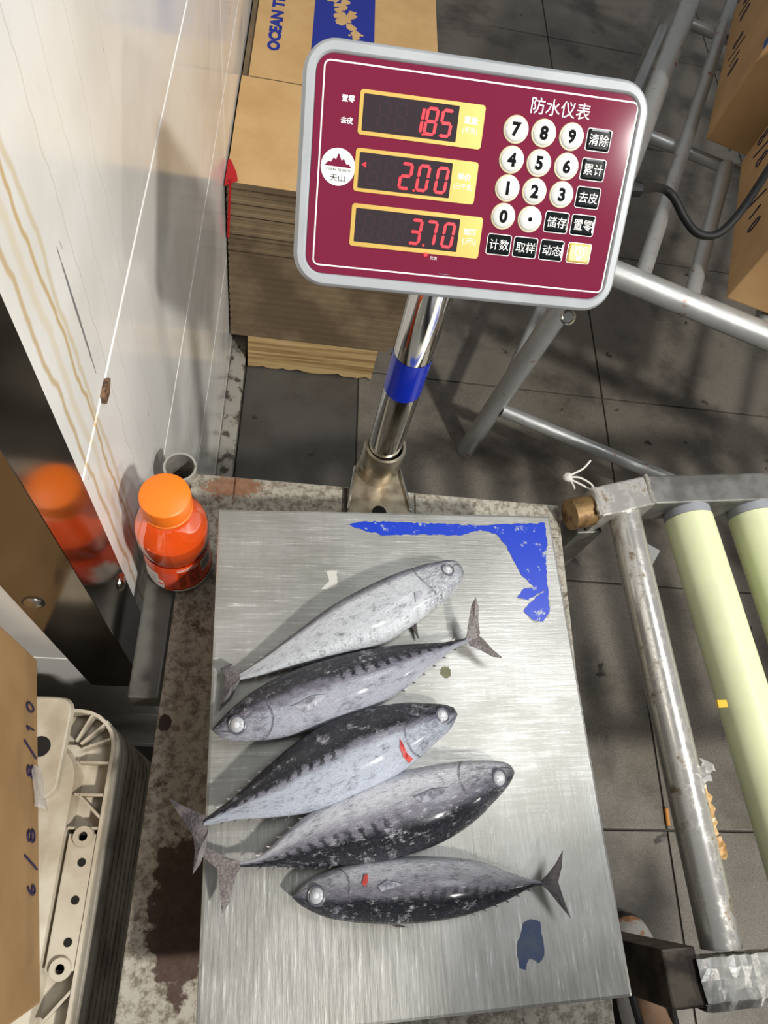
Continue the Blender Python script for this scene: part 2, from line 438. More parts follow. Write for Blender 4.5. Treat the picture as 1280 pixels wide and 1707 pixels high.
bm = B(); box(bm, (-.02, .419, ZS), (.09, .457, ZS + .003), MW, bev=.001); link('back_plate', bm, rusty, ST)
bm = B(); box(bm, (.168, .419, ZS), (.326, .457, ZS + .003), MW, bev=.001); link('back_plate', bm, rusty, ST)
for u, v, top in ((-.0755, .459, ZS + .012), (-.045, -.15, ZS - .006), (.31, .44, ZS - .006), (.31, -.15, ZS - .006)):
    bm = B(); ro, ri = .0165, .0142
    lathe(bm, [(ri, top - .12), (ri, top), (ro, top), (ro, 0.0), (ri, 0.0), (ri, top - .12)], W(u, v, 0), 28)
    link('leg', bm, worn, ST, True)

# ================================================================== THE PLATFORM SCALE
SC = thing('platform_scale', 'electronic platform scale with steel plate, pole and maroon price display', 'scale', (.15, .19, ZS))
PD = .375
bm = B(); box(bm, (0, 0, ZP - .016), (.30, PD, ZP), None, bev=.0022)
# hollow underside
plate = link('weighing_plate', bm, brushed, SC, False)
for p in plate.data.polygons: p.use_smooth = False
bm = B()
for lo, hi in (((.02, .02, ZS + .022), (.05, PD - .02, ZP - .0165)), ((.25, .02, ZS + .022), (.28, PD - .02, ZP - .0165)),
               ((.05, .05, ZS + .030), (.25, .085, ZP - .0165)), ((.05, PD - .085, ZS + .03), (.25, PD - .05, ZP - .0165))):
    box(bm, lo, hi, None, .002)
link('base_frame', bm, darksteel, SC)
for x in (.035, .265):
    for y in (.04, PD - .04):
        bm = B(); lathe(bm, [(.012, 0), (.014, .004), (.014, .016), (.008, .018), (.008, .026)], (x, y, ZS), 20, closed=True)
        link('foot', bm, rubber, SC, True)
# film remnants on the plate
def ragged(poly, amp, step, seed):
    rnd = random.Random(seed); out = []
    n = len(poly)
    for i in range(n):
        a = Vector((*poly[i], 0)); b = Vector((*poly[(i + 1) % n], 0)); L = (b - a).length; k = max(1, int(L / step))
        nr = Vector((-(b - a).y, (b - a).x, 0)).normalized()
        for j in range(k):
            p = a.lerp(b, j / k) + nr * (rnd.uniform(-1, 1) * amp if j else 0); out.append((p.x, p.y))
    return out
def px_poly(pts, z): return [tuple(onz(x, y, z)[:2]) for x, y in pts]
A1 = [(578, 874), (610, 869), (700, 872), (800, 876), (908, 872), (912, 905), (909, 940), (914, 985), (915, 1022), (905, 1036), (888, 1034), (872, 1018),
      (884, 1004), (908, 984), (880, 1000), (862, 996), (872, 982), (890, 978), (868, 958), (856, 935), (842, 908), (826, 890), (800, 884), (765, 893), (700, 891), (640, 893), (604, 883)]
bm = B(); prism(bm, ragged(px_poly(A1, ZP), .0007, .0025, 3), ZP + .0001, ZP + .0004)
link('blue_film', bm, film_m, plate)
bm = B(); pg = px_poly(A1, ZP); 
prism(bm, ragged([(x + (x - .27) * .012, y + (y - .33) * .02) for x, y in pg], .0012, .003, 4), ZP + .00003, ZP + .00008)
link('glue_residue', bm, film_edge, plate)
A2 = [(872, 1538), (884, 1532), (900, 1536), (902, 1556), (906, 1575), (907, 1592), (898, 1606), (890, 1600), (882, 1598), (876, 1617), (866, 1614), (864, 1600), (862, 1575), (868, 1556)]
bm = B(); prism(bm, ragged(px_poly(A2, ZP), .0006, .0025, 5), ZP + .0001, ZP + .0003)
link('blue_film', bm, film_d, plate)
A3 = [(545, 952), (562, 951), (562, 978), (548, 982), (535, 982), (548, 970)]
bm = B(); prism(bm, ragged(px_poly(A3, ZP), .0006, .002, 6), ZP + .0001, ZP + .0002)
link('label_scrap', bm, simple('clear_label', rgb(190, 189, 182), .4), plate)
# pole bracket, socket, pole
zb = ZS + .008
bm = B()
trap = [(.110, .33), (.205, .33), (.190, .42), (.1815, .470), (.175, .486), (.158, .4915), (.141, .486), (.1335, .470), (.124, .42)]
prism(bm, trap, zb - .008, zb)
br = link('pole_bracket', bm, simple('bracket_steel', rgb(168, 158, 138), .4, .7, rgb(130, 118, 98), 60), SC)
bm = B(); prism(bm, circ(.0075, 24, .157, .4185), zb, zb + .0006); link('bolt_hole', bm, hole_m, br)
for s in (0, 1):
    bm = B()
    a = (.124, .42) if s == 0 else (.190, .42); b = (.1335, .470) if s == 0 else (.1815, .470)
    sqtube(bm, (*a, zb + .002), (*b, zb + .002), .002, .006, (1, 0, 0), .0004); link('bracket_rim', bm, stainless, br)
PF, PT = Vector((.158, .468, zb)), Vector((.153, .469, ZP + .212))
bm = B(); dpo = (PT - PF).normalized()
sk = [(.0185, .050), (.0205, .0525), (.0212, .050), (.0212, .0), (.0185, .0)]
lathe(bm, [(.0172, .046), (.0178, .0525), (.0206, .0525), (.0212, .050), (.0208, .0)], PF, 36)
link('socket', bm, simple('socket_steel', rgb(172, 164, 146), .3, .8, rgb(142, 130, 110), 50), SC, True)
bm = B(); tube(bm, [PF, PT], .0165, 40); pole = link('pole', bm, chrome, SC, True)
bm = B(); f0, f1 = (.155) / .31, (.207) / .31
tube(bm, [PF.lerp(PT, .497), PF.lerp(PT, .66)], .01675, 40, caps=False); link('tape_band', bm, blue_tape, pole, True)

# ---- the display head
DR = rotvec([0.824180101641277, -0.038808294801757987, -0.032818109485996665])
DT = np.array([0.16506496759229256, 0.4905397040394201, 0.2533768130627835 + ZP])
MD = Matrix([[*DR[i], DT[i]] for i in range(3)] + [[0, 0, 0, 1]])
def dloop(w, h, r, z, cx=-.0022, cy=-.0006): return [MD @ Vector((x, y, z)) for x, y in rrect(w, h, r, 8, cx, cy)]
bm = B()
loft(bm, [dloop(.150, .085, .012, -.050), dloop(.196, .120, .016, -.047), dloop(.214, .136, .018, -.028), dloop(.2195, .1405, .0195, -.012),
          dloop(.2215, .1425, .0205, -.006), dloop(.2205, .1415, .020, -.0015), dloop(.2165, .1375, .018, .0012), dloop(.2085, .1285, .0125, .0016),
          dloop(.2065, .1265, .0115, .0008), dloop(.2055, .1255, .011, -.0008)])
dh = link('display_head', bm, shell_m, SC, True)
def dpart(name, bm, mats, smooth=False):
    bmesh.ops.transform(bm, matrix=MD, verts=bm.verts); return link(name, bm, mats, dh, smooth)
bm = B(); prism(bm, rrect(.2052, .1252, .0108, 8, -.0022, -.0006), -.0006, 0)
# white border line
def ring(bm, w, h, r, t, z, mi, cx=0, cy=0):
    a = rrect(w, h, r, 6, cx, cy); b = rrect(w - 2 * t, h - 2 * t, max(r - t, .0002), 6, cx, cy); n = len(a)
    va = [bm.verts.new((*p, z)) for p in a]; vb = [bm.verts.new((*p, z)) for p in b]
    for k in range(n): bm.faces.new((va[k], va[(k + 1) % n], vb[(k + 1) % n], vb[k])).material_index = mi
ring(bm, .2008, .1172, .004, .0009, .00015, 1)
text_into(bm, '防水仪表', .0092, .0497, .0492, .0002, mi=1, maxw=.039)
text_into(bm, '置零', .0038, -.0844, .0391, .0002, mi=1, offset=.0001)
text_into(bm, '去皮', .0038, -.0844, .0273, .0002, mi=1, offset=.0001)
text_into(bm, '交流', .0022, -.0205, -.0469, .0002, mi=1)
dpart('face_panel', bm, [panel_m, white_print])
# logo
bm = B(); prism(bm, circ(.0108, 40, -.0879, .0009), .0001, .0003)
mt = [(-.0085, .0008), (-.0062, .0036), (-.0048, .0030), (-.0030, .0058), (-.0016, .0048), (0, .0086), (.0020, .0044), (.0034, .0056), (.0052, .0024), (.0066, .0028), (.0085, .0006)]
prism(bm, [(-.0879 + x, .0009 + y - .0006) for x, y in mt], .0003, .0004, mi=1)
text_into(bm, 'TIAN SHAN', .0016, -.0879, -.0007, .00045, mi=2, maxw=.0155)
text_into(bm, '天山', .0042, -.0879, -.0053, .00045, mi=2, maxw=.0098)
dpart('logo_badge', bm, [white_print, panel_m, ink_k])
# three readouts
def seg_digit(bm, ch, cx, cy, w, h, z, mi):
    S = {'0': 'abcdef', '1': 'bc', '2': 'abged', '3': 'abgcd', '5': 'afgcd', '7': 'abc', '8': 'abcdefg'}[ch]
    T = h * .11; sl = .10
    def pt(x, y): return (cx + x + y * sl, cy + y)
    x0, x1, y0, y1 = -w / 2, w / 2, -h / 2, h / 2; g = T * .16
    hs = lambda y: [(x0 + g + T * .4, y), (x0 + T, y + T / 2), (x1 - T, y + T / 2), (x1 - g - T * .4, y), (x1 - T, y - T / 2), (x0 + T, y - T / 2)]
    vs = lambda x, a, b: [(x, a + g), (x + T / 2, a + T * .55), (x + T / 2, b - T * .55), (x, b - g), (x - T / 2, b - T * .55), (x - T / 2, a + T * .55)]
    D = {'a': hs(y1 - T / 2), 'g': hs(0), 'd': hs(y0 + T / 2), 'f': vs(x0 + T / 2, 0, y1 - T / 2), 'b': vs(x1 - T / 2, 0, y1 - T / 2),
         'e': vs(x0 + T / 2, y0 + T / 2, 0), 'c': vs(x1 - T / 2, y0 + T / 2, 0)}
    for k in S: prism(bm, [pt(*p) for p in D[k]], z, z + .0001, mi=mi)
for (x0, x1, y0, y1), (a0, a1, b0, b1), digs, dot, lab in (
        ((-.0774, .0013, .0205, .0453), (-.0750, -.0153, .0228, .0431), (('1', -.0410), ('8', -.0322), ('5', -.0226)), -.0378, ('重量', '(千克)')),
        ((-.0774, .0016, -.0118, .0131), (-.0748, -.0152, -.0097, .0109), (('2', -.0447), ('0', -.0334), ('0', -.0213)), -.0398, ('单价', '(元/千克)')),
        ((-.0772, .0095, -.0445, -.0188), (-.0744, -.0057, -.0417, -.0214), (('3', -.0345), ('7', -.0244), ('0', -.0126)), -.0296, ('面额', '(元)'))):
    bm = B(); prism(bm, rrect(x1 - x0, y1 - y0, .002, 5, (x0 + x1) / 2, (y0 + y1) / 2), .0001, .0005)
    xl = (a1 + x1) / 2; ym = (y0 + y1) / 2
    text_into(bm, lab[0], .0042, xl, ym + .0032, .0006, mi=2, maxw=.0088, offset=.00008)
    text_into(bm, lab[1], .0042, xl, ym - .0028, .0006, mi=2, maxw=.0120 if '/' in lab[1] else .0095)
    prism(bm, rrect(a1 - a0, b1 - b0, .0006, 3, (a0 + a1) / 2, (b0 + b1) / 2), .0005, .0007, mi=1)
    yd = (b0 + b1) / 2 - .0004
    for xo in [digs[0][1] - .0105 * (k + 1) for k in range(3)]:
        if xo > a0 + .006: seg_digit(bm, '8', xo, yd, .0078, .0158, .0007, 3)
    for ch, xx in digs: seg_digit(bm, ch, xx, yd, .0080, .0160, .0008, 4)
    prism(bm, circ(.0007, 12, dot + .0012, yd - .0077), .0008, .0009, mi=4)
    if lab[0] == '单价': prism(bm, [(-.0733, .0040), (-.0705, .0056), (-.0705, .0024)], .0008, .0009, mi=4)
    dpart('readout_window', bm, [gold_m, screen_m, white_print, seg_off, seg_m])
bm = B(); prism(bm, circ(.0013, 20, -.0261, -.0452), .0001, .0009); dpart('indicator_lamp', bm, seg_m)
# buttons
GX, GY = (.0225, .0408, .0594, .0778), (.0344, .0171, .0003, -.0167, -.0343)
def round_button(ch, x, y):
    bm = B()
    loft(bm, [[(x + a, y + b, 0) for a, b in circ(.0083, 32)], [(x + a, y + b, .0006) for a, b in circ(.0081, 32)], [(x + a, y + b, .0007) for a, b in circ(.0075, 32)]], mi=1)
    loft(bm, [[(x + a, y + b, .0006) for a, b in circ(.0073, 32)], [(x + a, y + b, .0011) for a, b in circ(.0071, 32)], [(x + a, y + b, .0016) for a, b in circ(.0058, 32)],
              [(x + a, y + b, .0018) for a, b in circ(.0035, 32)]], mi=0)
    if ch == '.': prism(bm, circ(.0014, 20, x, y), .0018, .0020, mi=2)
    else: text_into(bm, ch, .0082, x, y, .00195, mi=2, offset=.00040)
    for v in bm.verts: pass
    o = dpart('number_button', bm, [btn_m, btn_rim, ink_k], False)
    for p in o.data.polygons: p.use_smooth = p.material_index == 0
for i, row in enumerate(('789', '456', '123', '0.')):
    for j, ch in enumerate(row): round_button(ch, GX[j], GY[i])
def key(txt, x, y, gold=False):
    bm = B()
    prism(bm, rrect(.0166, .0132, .0016, 4, x, y), .0001, .0004, mi=1)
    loft(bm, [[(a, b, .0004) for a, b in rrect(.0158, .0124, .0013, 4, x, y)], [(a, b, .0010) for a, b in rrect(.0152, .0118, .0013, 4, x, y)], [(a, b, .0013) for a, b in rrect(.0132, .0098, .0012, 4, x, y)]], mi=0)
    if gold:
        ring(bm, .0066, .0066, .0033, .0006, .0014, 1, x, y + .0008)
        prism(bm, circ(.0008, 10, x, y + .0012), .0013, .00145, mi=1)
        box(bm, (x - .0014, y - .0045, .0013), (x + .0014, y - .0025, .00145), mi=1)
        for a in range(8):
            if a in (5, 6, 7): continue
            an = PI * a / 4
            cs, sn = math.cos(an), math.sin(an)
            prism(bm, [(x + .0040 * cs - .0003 * sn, y + .0008 + .0040 * sn + .0003 * cs), (x + .0040 * cs + .0003 * sn, y + .0008 + .0040 * sn - .0003 * cs),
                       (x + .0053 * cs + .0003 * sn, y + .0008 + .0053 * sn - .0003 * cs), (x + .0053 * cs - .0003 * sn, y + .0008 + .0053 * sn + .0003 * cs)], .0013, .00145, mi=1)
    else: text_into(bm, txt, .0066, x, y, .0014, mi=1, maxw=.0132)
    dpart('function_key', bm, [gold_m if gold else key_m, white_print])
key('清除', GX[3], GY[0]); key('累计', GX[3], GY[1]); key('去皮', GX[3], GY[2])
key('储存', GX[2], GY[3]); key('置零', GX[3], GY[3])
for j, s in enumerate(('计数', '取样', '动态')): key(s, GX[j], GY[4])
key('', GX[3] + .001, GY[4], True)
# bracket between pole and display, clamp screw under the edge, cable gland
bm = B(); box(bm, (-.03, -.055, -.064), (.012, .02, -.046), MD, .003); link('tilt_bracket', bm, darksteel, SC)
kb = MD @ Vector((.0885, -.0785, -.022)); kn = (Vector(EYE) - kb).normalized()
bm = B(); x_, y_ = frame_of(kn)
loft(bm, [[kb + kn * z + (x_ * math.cos(a) + y_ * math.sin(a)) * r for a in [2 * PI * k / 20 for k in range(20)]] for r, z in ((.004, -.03), (.004, 0), (.0055, 0), (.0058, .003), (.0044, .005), (.0036, .0035), (.003, .0035))])
link('clamp_screw', bm, stainless, SC, True)
# cable
cb = MD @ Vector((.110, .011, -.020))
bm = B(); cx_ = Vector(DR[:, 0])
tube(bm, [cb - cx_ * .004, cb + cx_ * .004, cb + cx_ * .0045, cb + cx_ * .012], [.0085, .0085, .006, .005], 14)
gl = link('cable_gland', bm, rubber, SC)
p1 = cb + cx_ * .010
pts = [p1, onz(1100, 313, ZP + .203), onz(1122, 328, ZP + .195), onz(1140, 362, ZP + .185), onz(1160, 387, ZP + .18), onz(1186, 393, ZP + .18), onz(1210, 380, ZP + .185), onz(1240, 345, ZP + .195), onz(1280, 284, ZP + .205), onz(1340, 190, ZP + .21), onz(1420, 60, ZP + .2)]
def smooth_path(P, n=8):
    out = []; P = [Vector(p) for p in P]
    for i in range(len(P) - 1):
        a, b, c, d = P[max(i - 1, 0)], P[i], P[i + 1], P[min(i + 2, len(P) - 1)]
        for k in range(n):
            t = k / n
            out.append(.5 * ((2 * b) + (c - a) * t + (2 * a - 5 * b + 4 * c - d) * t * t + (3 * b - a - 3 * c + d) * t ** 3))
    out.append(P[-1]); return out
bm = B(); tube(bm, smooth_path(pts), .0034, 12); link('power_cable', bm, rubber, SC, True)

# ================================================================== THE FISH
def fish_mat(name, seed, back=rgb(20, 22, 30), mid=rgb(104, 106, 122), belly=rgb(226, 229, 236), e0=.62, e1=.28, e2=-.05, bars=1.0, gill=.235, mott=.5):
    t = NT(name)
    uv = t.n('ShaderNodeUVMap'); uv.uv_map = 'body'; sp = t.n('ShaderNodeSeparateXYZ'); t.set(sp.inputs[0], uv.outputs[0])
    s, v = sp.outputs[0], sp.outputs[1]
    cu = t.n('ShaderNodeCombineXYZ'); t.set(cu.inputs[0], t.math('MULTIPLY', s, 6)); t.set(cu.inputs[1], t.math('MULTIPLY', v, 1.2)); cu.inputs[2].default_value = seed
    nA = t.noise(1.6, cu.outputs[0], 6, .6); nB = t.noise(9, cu.outputs[0], 6, .7); nC = t.noise(38, cu.outputs[0], 5, .7); nD = t.noise(1, cu.outputs[0], 6, .75, stretch=(7, 34, 1)); nE = t.noise(3.6, cu.outputs[0], 5, .65)
    vv = t.math('ADD', v, t.math('ADD', t.math('MULTIPLY', t.math('SUBTRACT', nA, .5), .35), t.math('MULTIPLY', t.math('SUBTRACT', nB, .5), .30)))
    c = t.mix(t.ramp(vv, e1, e2), mid, belly)
    c = t.mix(t.ramp(vv, e1, e0), c, back)
    # wavy bars on the rear back
    ph = t.math('ADD', t.math('MULTIPLY', s, 150.0), t.math('ADD', t.math('MULTIPLY', v, 5.0), t.math('MULTIPLY', t.math('SUBTRACT', nB, .5), 7.0)))
    br_ = t.math('MULTIPLY', t.ramp(t.math('SINE', ph), .0, .7), t.math('MULTIPLY', t.ramp(s, .42, .52), t.math('MULTIPLY', t.ramp(v, e1 - .12, e1 + .05), t.ramp(v, e0 + .2, e0))))
    c = t.mix(t.math('MULTIPLY', br_, bars), c, rgb(18, 20, 28))
    # gill cover edge
    arc = t.math('ADD', gill, t.math('MULTIPLY', t.math('MULTIPLY', v, v), -.055))
    d = t.math('ABSOLUTE', t.math('SUBTRACT', t.math('ADD', s, t.math('MULTIPLY', t.math('SUBTRACT', nB, .5), .012)), arc))
    ge = t.math('MULTIPLY', t.math('MULTIPLY', t.ramp(d, .006, .001), t.ramp(nE, .36, .52)), t.ramp(v, .5, .2))
    c = t.mix(t.math('MULTIPLY', ge, .6), c, rgb(48, 46, 56))
    mo = t.math('MULTIPLY', t.ramp(t.math('ABSOLUTE', t.math('ADD', v, t.math('ADD', .12, t.math('MULTIPLY', s, 1.5)))), .09, .02), t.ramp(s, .085, .07))
    c = t.mix(t.math('MULTIPLY', mo, .8), c, rgb(24, 24, 28))
    # darker snout, scuffs, and frost flecks doubling as painted highlights on the skin
    c = t.mix(t.math('MULTIPLY', t.ramp(s, .085, .0), .75), c, rgb(44, 46, 50))
    hd = t.math('MULTIPLY', t.ramp(s, .25, .19), t.ramp(nB, .40, .62))
    c = t.mix(t.math('MULTIPLY', hd, .55), c, rgb(92, 92, 106))
    fr = t.ramp(t.math('ADD', t.math('ADD', t.math('MULTIPLY', nC, .22), t.math('MULTIPLY', nB, .3)), t.math('ADD', t.math('MULTIPLY', nD, .5), t.math('MULTIPLY', nE, .5))), .80, .94)
    dk = t.ramp(t.math('ADD', t.math('MULTIPLY', nD, .6), t.math('MULTIPLY', nE, .5)), .56, .40)
    c = t.mix(t.math('MULTIPLY', dk, .72), c, rgb(58, 58, 70))
    c = t.mix(t.math('MULTIPLY', t.ramp(nE, .58, .68), mott * .7), c, rgb(150, 144, 156))
    c = t.mix(t.math('MULTIPLY', fr, mott), c, rgb(232, 234, 240))
    c = t.mix(t.math('MULTIPLY', t.ramp(nB, .60, .70), mott * .55), c, rgb(176, 174, 186))
    t.bump(t.math('ADD', t.math('MULTIPLY', nC, .6), t.math('ADD', t.math('ADD', nB, nD), t.math('MULTIPLY', ge, -1.0))), .8, .0016)
    return t.out(c, t.ramp(nC, .35, .7, .2, .45), .2, Coat_Weight=.25, Coat_Roughness=.12)
fin_m = simple('dark_fin', rgb(52, 46, 48), .45, 0, rgb(88, 80, 80), 90, bump=.6, bscale=500)
fin_l = simple('frosted_fin', rgb(112, 104, 102), .45, 0, rgb(76, 68, 68), 700, .35, .7, bump=.6, bscale=400)
eye_w = simple('cloudy_eye', rgb(172, 174, 178), .12, 0, Coat_Weight=.6)
eye_r = simple('eye_ring', rgb(88, 88, 98), .35)
eye_p = simple('clouded_pupil', rgb(206, 208, 210), .1)
blood = simple('raw_gill_red', rgb(186, 74, 66), .35, 0, rgb(150, 40, 40), 300)
finlet_m = simple('finlet_skin', rgb(186, 178, 172), .5)

def resample(pts, n):
    pts = [Vector((p[0], p[1], 0)) for p in pts]
    pts = smooth_path(pts, 10)
    L = [0]
    for a, b in zip(pts, pts[1:]): L.append(L[-1] + (b - a).length)
    out = []
    for i in range(n):
        d = L[-1] * i / (n - 1); k = 0
        while k < len(L) - 2 and L[k + 1] < d: k += 1
        f = (d - L[k]) / max(L[k + 1] - L[k], 1e-9); out.append(pts[k].lerp(pts[k + 1], f))
    return out
def fish(label, top, bot, phid, mat, tail, eye, eye_r_px, fins=(), gills=(), lift=0.0, flip=1, finlets=1, tail_m=None, sag=0.6, pect=None):
    """top and bot: outline points head -> tail; phid: where the back is on the section, in degrees"""
    N, S = 44, 28
    wmax = max((onz(*a, ZP) - onz(*b, ZP)).length for a, b in zip(resample(top, N)[5:-5], resample(bot, N)[5:-5]) for a, b in [((a.x, a.y), (b.x, b.y))])
    hz = wmax * .37; zc = ZP + hz + lift
    T = [onz(p.x, p.y, zc) for p in resample(top, N)]; Bt = [onz(p.x, p.y, zc) for p in resample(bot, N)]
    mid = [(a + b) / 2 for a, b in zip(T, Bt)]
    root_p = Vector((mid[N // 2].x, mid[N // 2].y, ZP + lift))
    fo = thing('whole_fish', label, 'fish', root_p, 'small tuna laid side by side on the scale')
    bm = B(); uvl = bm.loops.layers.uv.new('body'); rings = []
    ax = (mid[-1] - mid[0]).normalized(); nrm0 = Vector((-ax.y, ax.x, 0))
    if (T[N // 2] - Bt[N // 2]).dot(nrm0) < 0: nrm0 = -nrm0
    for i in range(N):
        s = i / (N - 1); hw = max((T[i] - Bt[i]).length / 2, .0007); c = mid[i].copy()
        nr = (T[i] - Bt[i]).normalized() if hw > .001 else nrm0
        ht = min(hw * .80, hz) if s < .75 else min(hw * (.80 - .25 * (s - .75) * 0), hz)
        c.z = ZP + lift + max(ht * .98, hz * (1 - sag * max(0, s - .55) / .45 * .6))
        if s < .15: c.z = ZP + lift + max(ht * .98, hz * .85)
        ringv = []
        for k in range(S):
            ph = 2 * PI * k / S
            # slightly keeled section
            ringv.append((bm.verts.new(c + nr * (hw * math.cos(ph)) + Vector((0, 0, ht * math.sin(ph)))), s, math.cos(ph - math.radians(phid))))
        rings.append((ringv, c, hw, ht, nr))
    def addf(vs):
        f = bm.faces.new([v[0] for v in vs])
        for l, v in zip(f.loops, vs): l[uvl].uv = (v[1], v[2])
    for (a, *_), (b, *_) in zip(rings, rings[1:]):
        for k in range(S): addf((a[k], a[(k + 1) % S], b[(k + 1) % S], b[k]))
    addf(rings[0][0]); addf(rings[-1][0])
    body = link('body', bm, mat, fo, True)
    bm2 = B(); bm2.from_mesh(body.data); tree = BVHTree.FromBMesh(bm2); bm2.free()
    def hit(x, y):
        d = Vector(ray(x, y)).normalized(); r = tree.ray_cast(Vector(EYE), d)
        return r if r[0] is not None else None
    # tail fin: two lobes with rays, tapering in thickness
    zt = rings[-1][1].z
    for lobe, zz in tail:
        P = [onz(x, y, zt + dz) for (x, y), dz in zip(lobe, zz)]
        bm = B(); n = len(P); up = Vector((0, 0, .0011))
        cen = sum(P, Vector()) / n
        a = [bm.verts.new(p + up * (.8 if i in (0, n - 1) else .35)) for i, p in enumerate(P)]; b = [bm.verts.new(p - up * (.8 if i in (0, n - 1) else .35)) for i, p in enumerate(P)]
        ca = bm.verts.new(cen + up); cb_ = bm.verts.new(cen - up)
        for k in range(n):
            bm.faces.new((a[k], a[(k + 1) % n], ca)); bm.faces.new((b[(k + 1) % n], b[k], cb_)); bm.faces.new((a[(k + 1) % n], a[k], b[k], b[(k + 1) % n]))
        bmesh.ops.subdivide_edges(bm, edges=bm.edges[:], cuts=1, use_grid_fill=True)
        link('tail_fin', bm, tail_m or fin_m, fo)
    # eye
    h = hit(*eye)
    if h:
        c, n = h[0], h[1]; rr = eye_r_px / F_PX * (Vector(EYE) - c).length
        bm = B(); dome(bm, c - n * rr * .25, n, rr, rr * .55, 24); e = link('eye', bm, eye_w, fo, True)
        bm = B(); x, y = frame_of(n)
        loft(bm, [[c + n * (rr * z) + (x * math.cos(a) + y * math.sin(a)) * rr * q for a in [2 * PI * k / 24 for k in range(24)]] for q, z in ((1.18, -.3), (1.14, .02), (1.0, .1), (.90, .02))], False, False)
        link('eye_ring', bm, eye_r, e, True)
        bm = B(); dome(bm, c + n * rr * .20, n, rr * .42, rr * .14, 18); link('pupil', bm, eye_p, e, True)
    # fins pressed to or standing off the flank
    def skin_patch(name, poly, m, off=.0007, par=fo, thick=.0006):
        H = [hit(*p) for p in poly]
        if any(q is None for q in H): return
        bm = B(); a = [bm.verts.new(q[0] + q[1] * (off + thick)) for q in H]; b = [bm.verts.new(q[0] - q[1] * .001) for q in H]
        cp = hit(sum(p[0] for p in poly) / len(poly), sum(p[1] for p in poly) / len(poly)); n = len(a)
        ca = bm.verts.new(cp[0] + cp[1] * (off + thick))
        for k in range(n):
            bm.faces.new((a[k], a[(k + 1) % n], ca)); bm.faces.new((a[(k + 1) % n], a[k], b[k], b[(k + 1) % n]))
        link(name, bm, m, par, False)
    for poly in gills: skin_patch('torn_gill', poly, blood, .0003)
    if pect: skin_patch('pectoral_fin', pect, pect_m, .0006)
    for poly, name, m in fins:
        P = [onz(x, y, ZP + .006 + lift) for x, y in poly]
        bm = B(); prism(bm, [(p.x, p.y) for p in P], ZP + lift + .004, ZP + lift + .0055); link(name, bm, m, fo)
    # finlets along both edges of the tail stalk
    if finlets:
        for side in (1, -1):
            for i in range(30, 42, 2):
                _, c, hw, ht, nr = rings[i]; b = c + nr * side * hw * .96; t_ = (rings[i + 1][1] - c).normalized()
                bm = B(); L = .0036
                v = [b - t_ * L * .4, b + t_ * L * .5, b + t_ * L * .9 + nr * side * L * .45]
                up = Vector((0, 0, .0005)); A = [bm.verts.new(p + up) for p in v]; D = [bm.verts.new(p - up) for p in v]
                bm.faces.new(A); bm.faces.new(D[::-1])
                for k in range(3): bm.faces.new((A[k], A[(k + 1) % 3], D[(k + 1) % 3], D[k]))
                link('finlet', bm, finlet_m if side == 1 else fin_m, fo)
    # mouth line at the snout
    return fo
pect_m = simple('pectoral_skin', rgb(150, 150, 160), .4, 0, rgb(96, 94, 104), 200, bump=.4, bscale=300)

fish('silver-bellied small tuna, topmost of the row and nearest the pole',
     [(774, 950), (762, 935), (742, 933), (700, 944), (640, 965), (560, 1006), (500, 1048), (440, 1092), (398, 1120)],
     [(774, 952), (768, 972), (742, 1000), (700, 1034), (645, 1070), (580, 1088), (500, 1108), (440, 1122), (400, 1130)], -38,
     fish_mat('fish_skin_silver', 3.1, mid=rgb(150, 150, 160), belly=rgb(214, 218, 223), bars=.15, mott=.5),
     [([(402, 1117), (384, 1106), (367, 1114), (376, 1128), (398, 1130)], (0, .002, .003, 0, 0)), ([(404, 1122), (392, 1126), (376, 1128), (371, 1158), (365, 1187), (386, 1164), (400, 1134)], (0, 0, 0, -.002, -.004, -.003, 0))],
     (746, 949), 10, fins=[([(683, 1040), (694, 1036), (698, 1064)], 'pelvic_fin', fin_m)], sag=.7,
     pect=[(690, 988), (702, 986), (704, 990), (692, 1004)])
fish('dark-backed small tuna with barred back and raised tail, second from the pole',
     [(354, 1216), (364, 1202), (400, 1168), (450, 1136), (510, 1110), (580, 1090), (660, 1076), (735, 1071), (772, 1064), (786, 1060)],
     [(354, 1217), (372, 1230), (410, 1236), (470, 1230), (540, 1212), (610, 1186), (670, 1152), (715, 1115), (760, 1080), (786, 1068)], 12,
     fish_mat('fish_skin_barred', 7.4, e0=.60, e1=.34, e2=.02, bars=1.0, mid=rgb(140, 138, 152), belly=rgb(194, 197, 210), mott=.6),
     [([(776, 1070), (779, 1052), (782, 1030), (786, 1008), (793, 995), (798, 1012), (797, 1035), (800, 1056), (796, 1064)], (0, .004, .008, .012, .016, .012, .008, .003, 0)), ([(778, 1064), (796, 1058), (806, 1066), (820, 1082), (838, 1097), (822, 1095), (800, 1083), (784, 1076)], (0, 0, 0, .001, .002, .001, 0, 0))],
     (395, 1208), 13.5, tail_m=fin_l, sag=0.1, pect=[(486, 1178), (520, 1160), (546, 1157), (528, 1176), (508, 1186)])
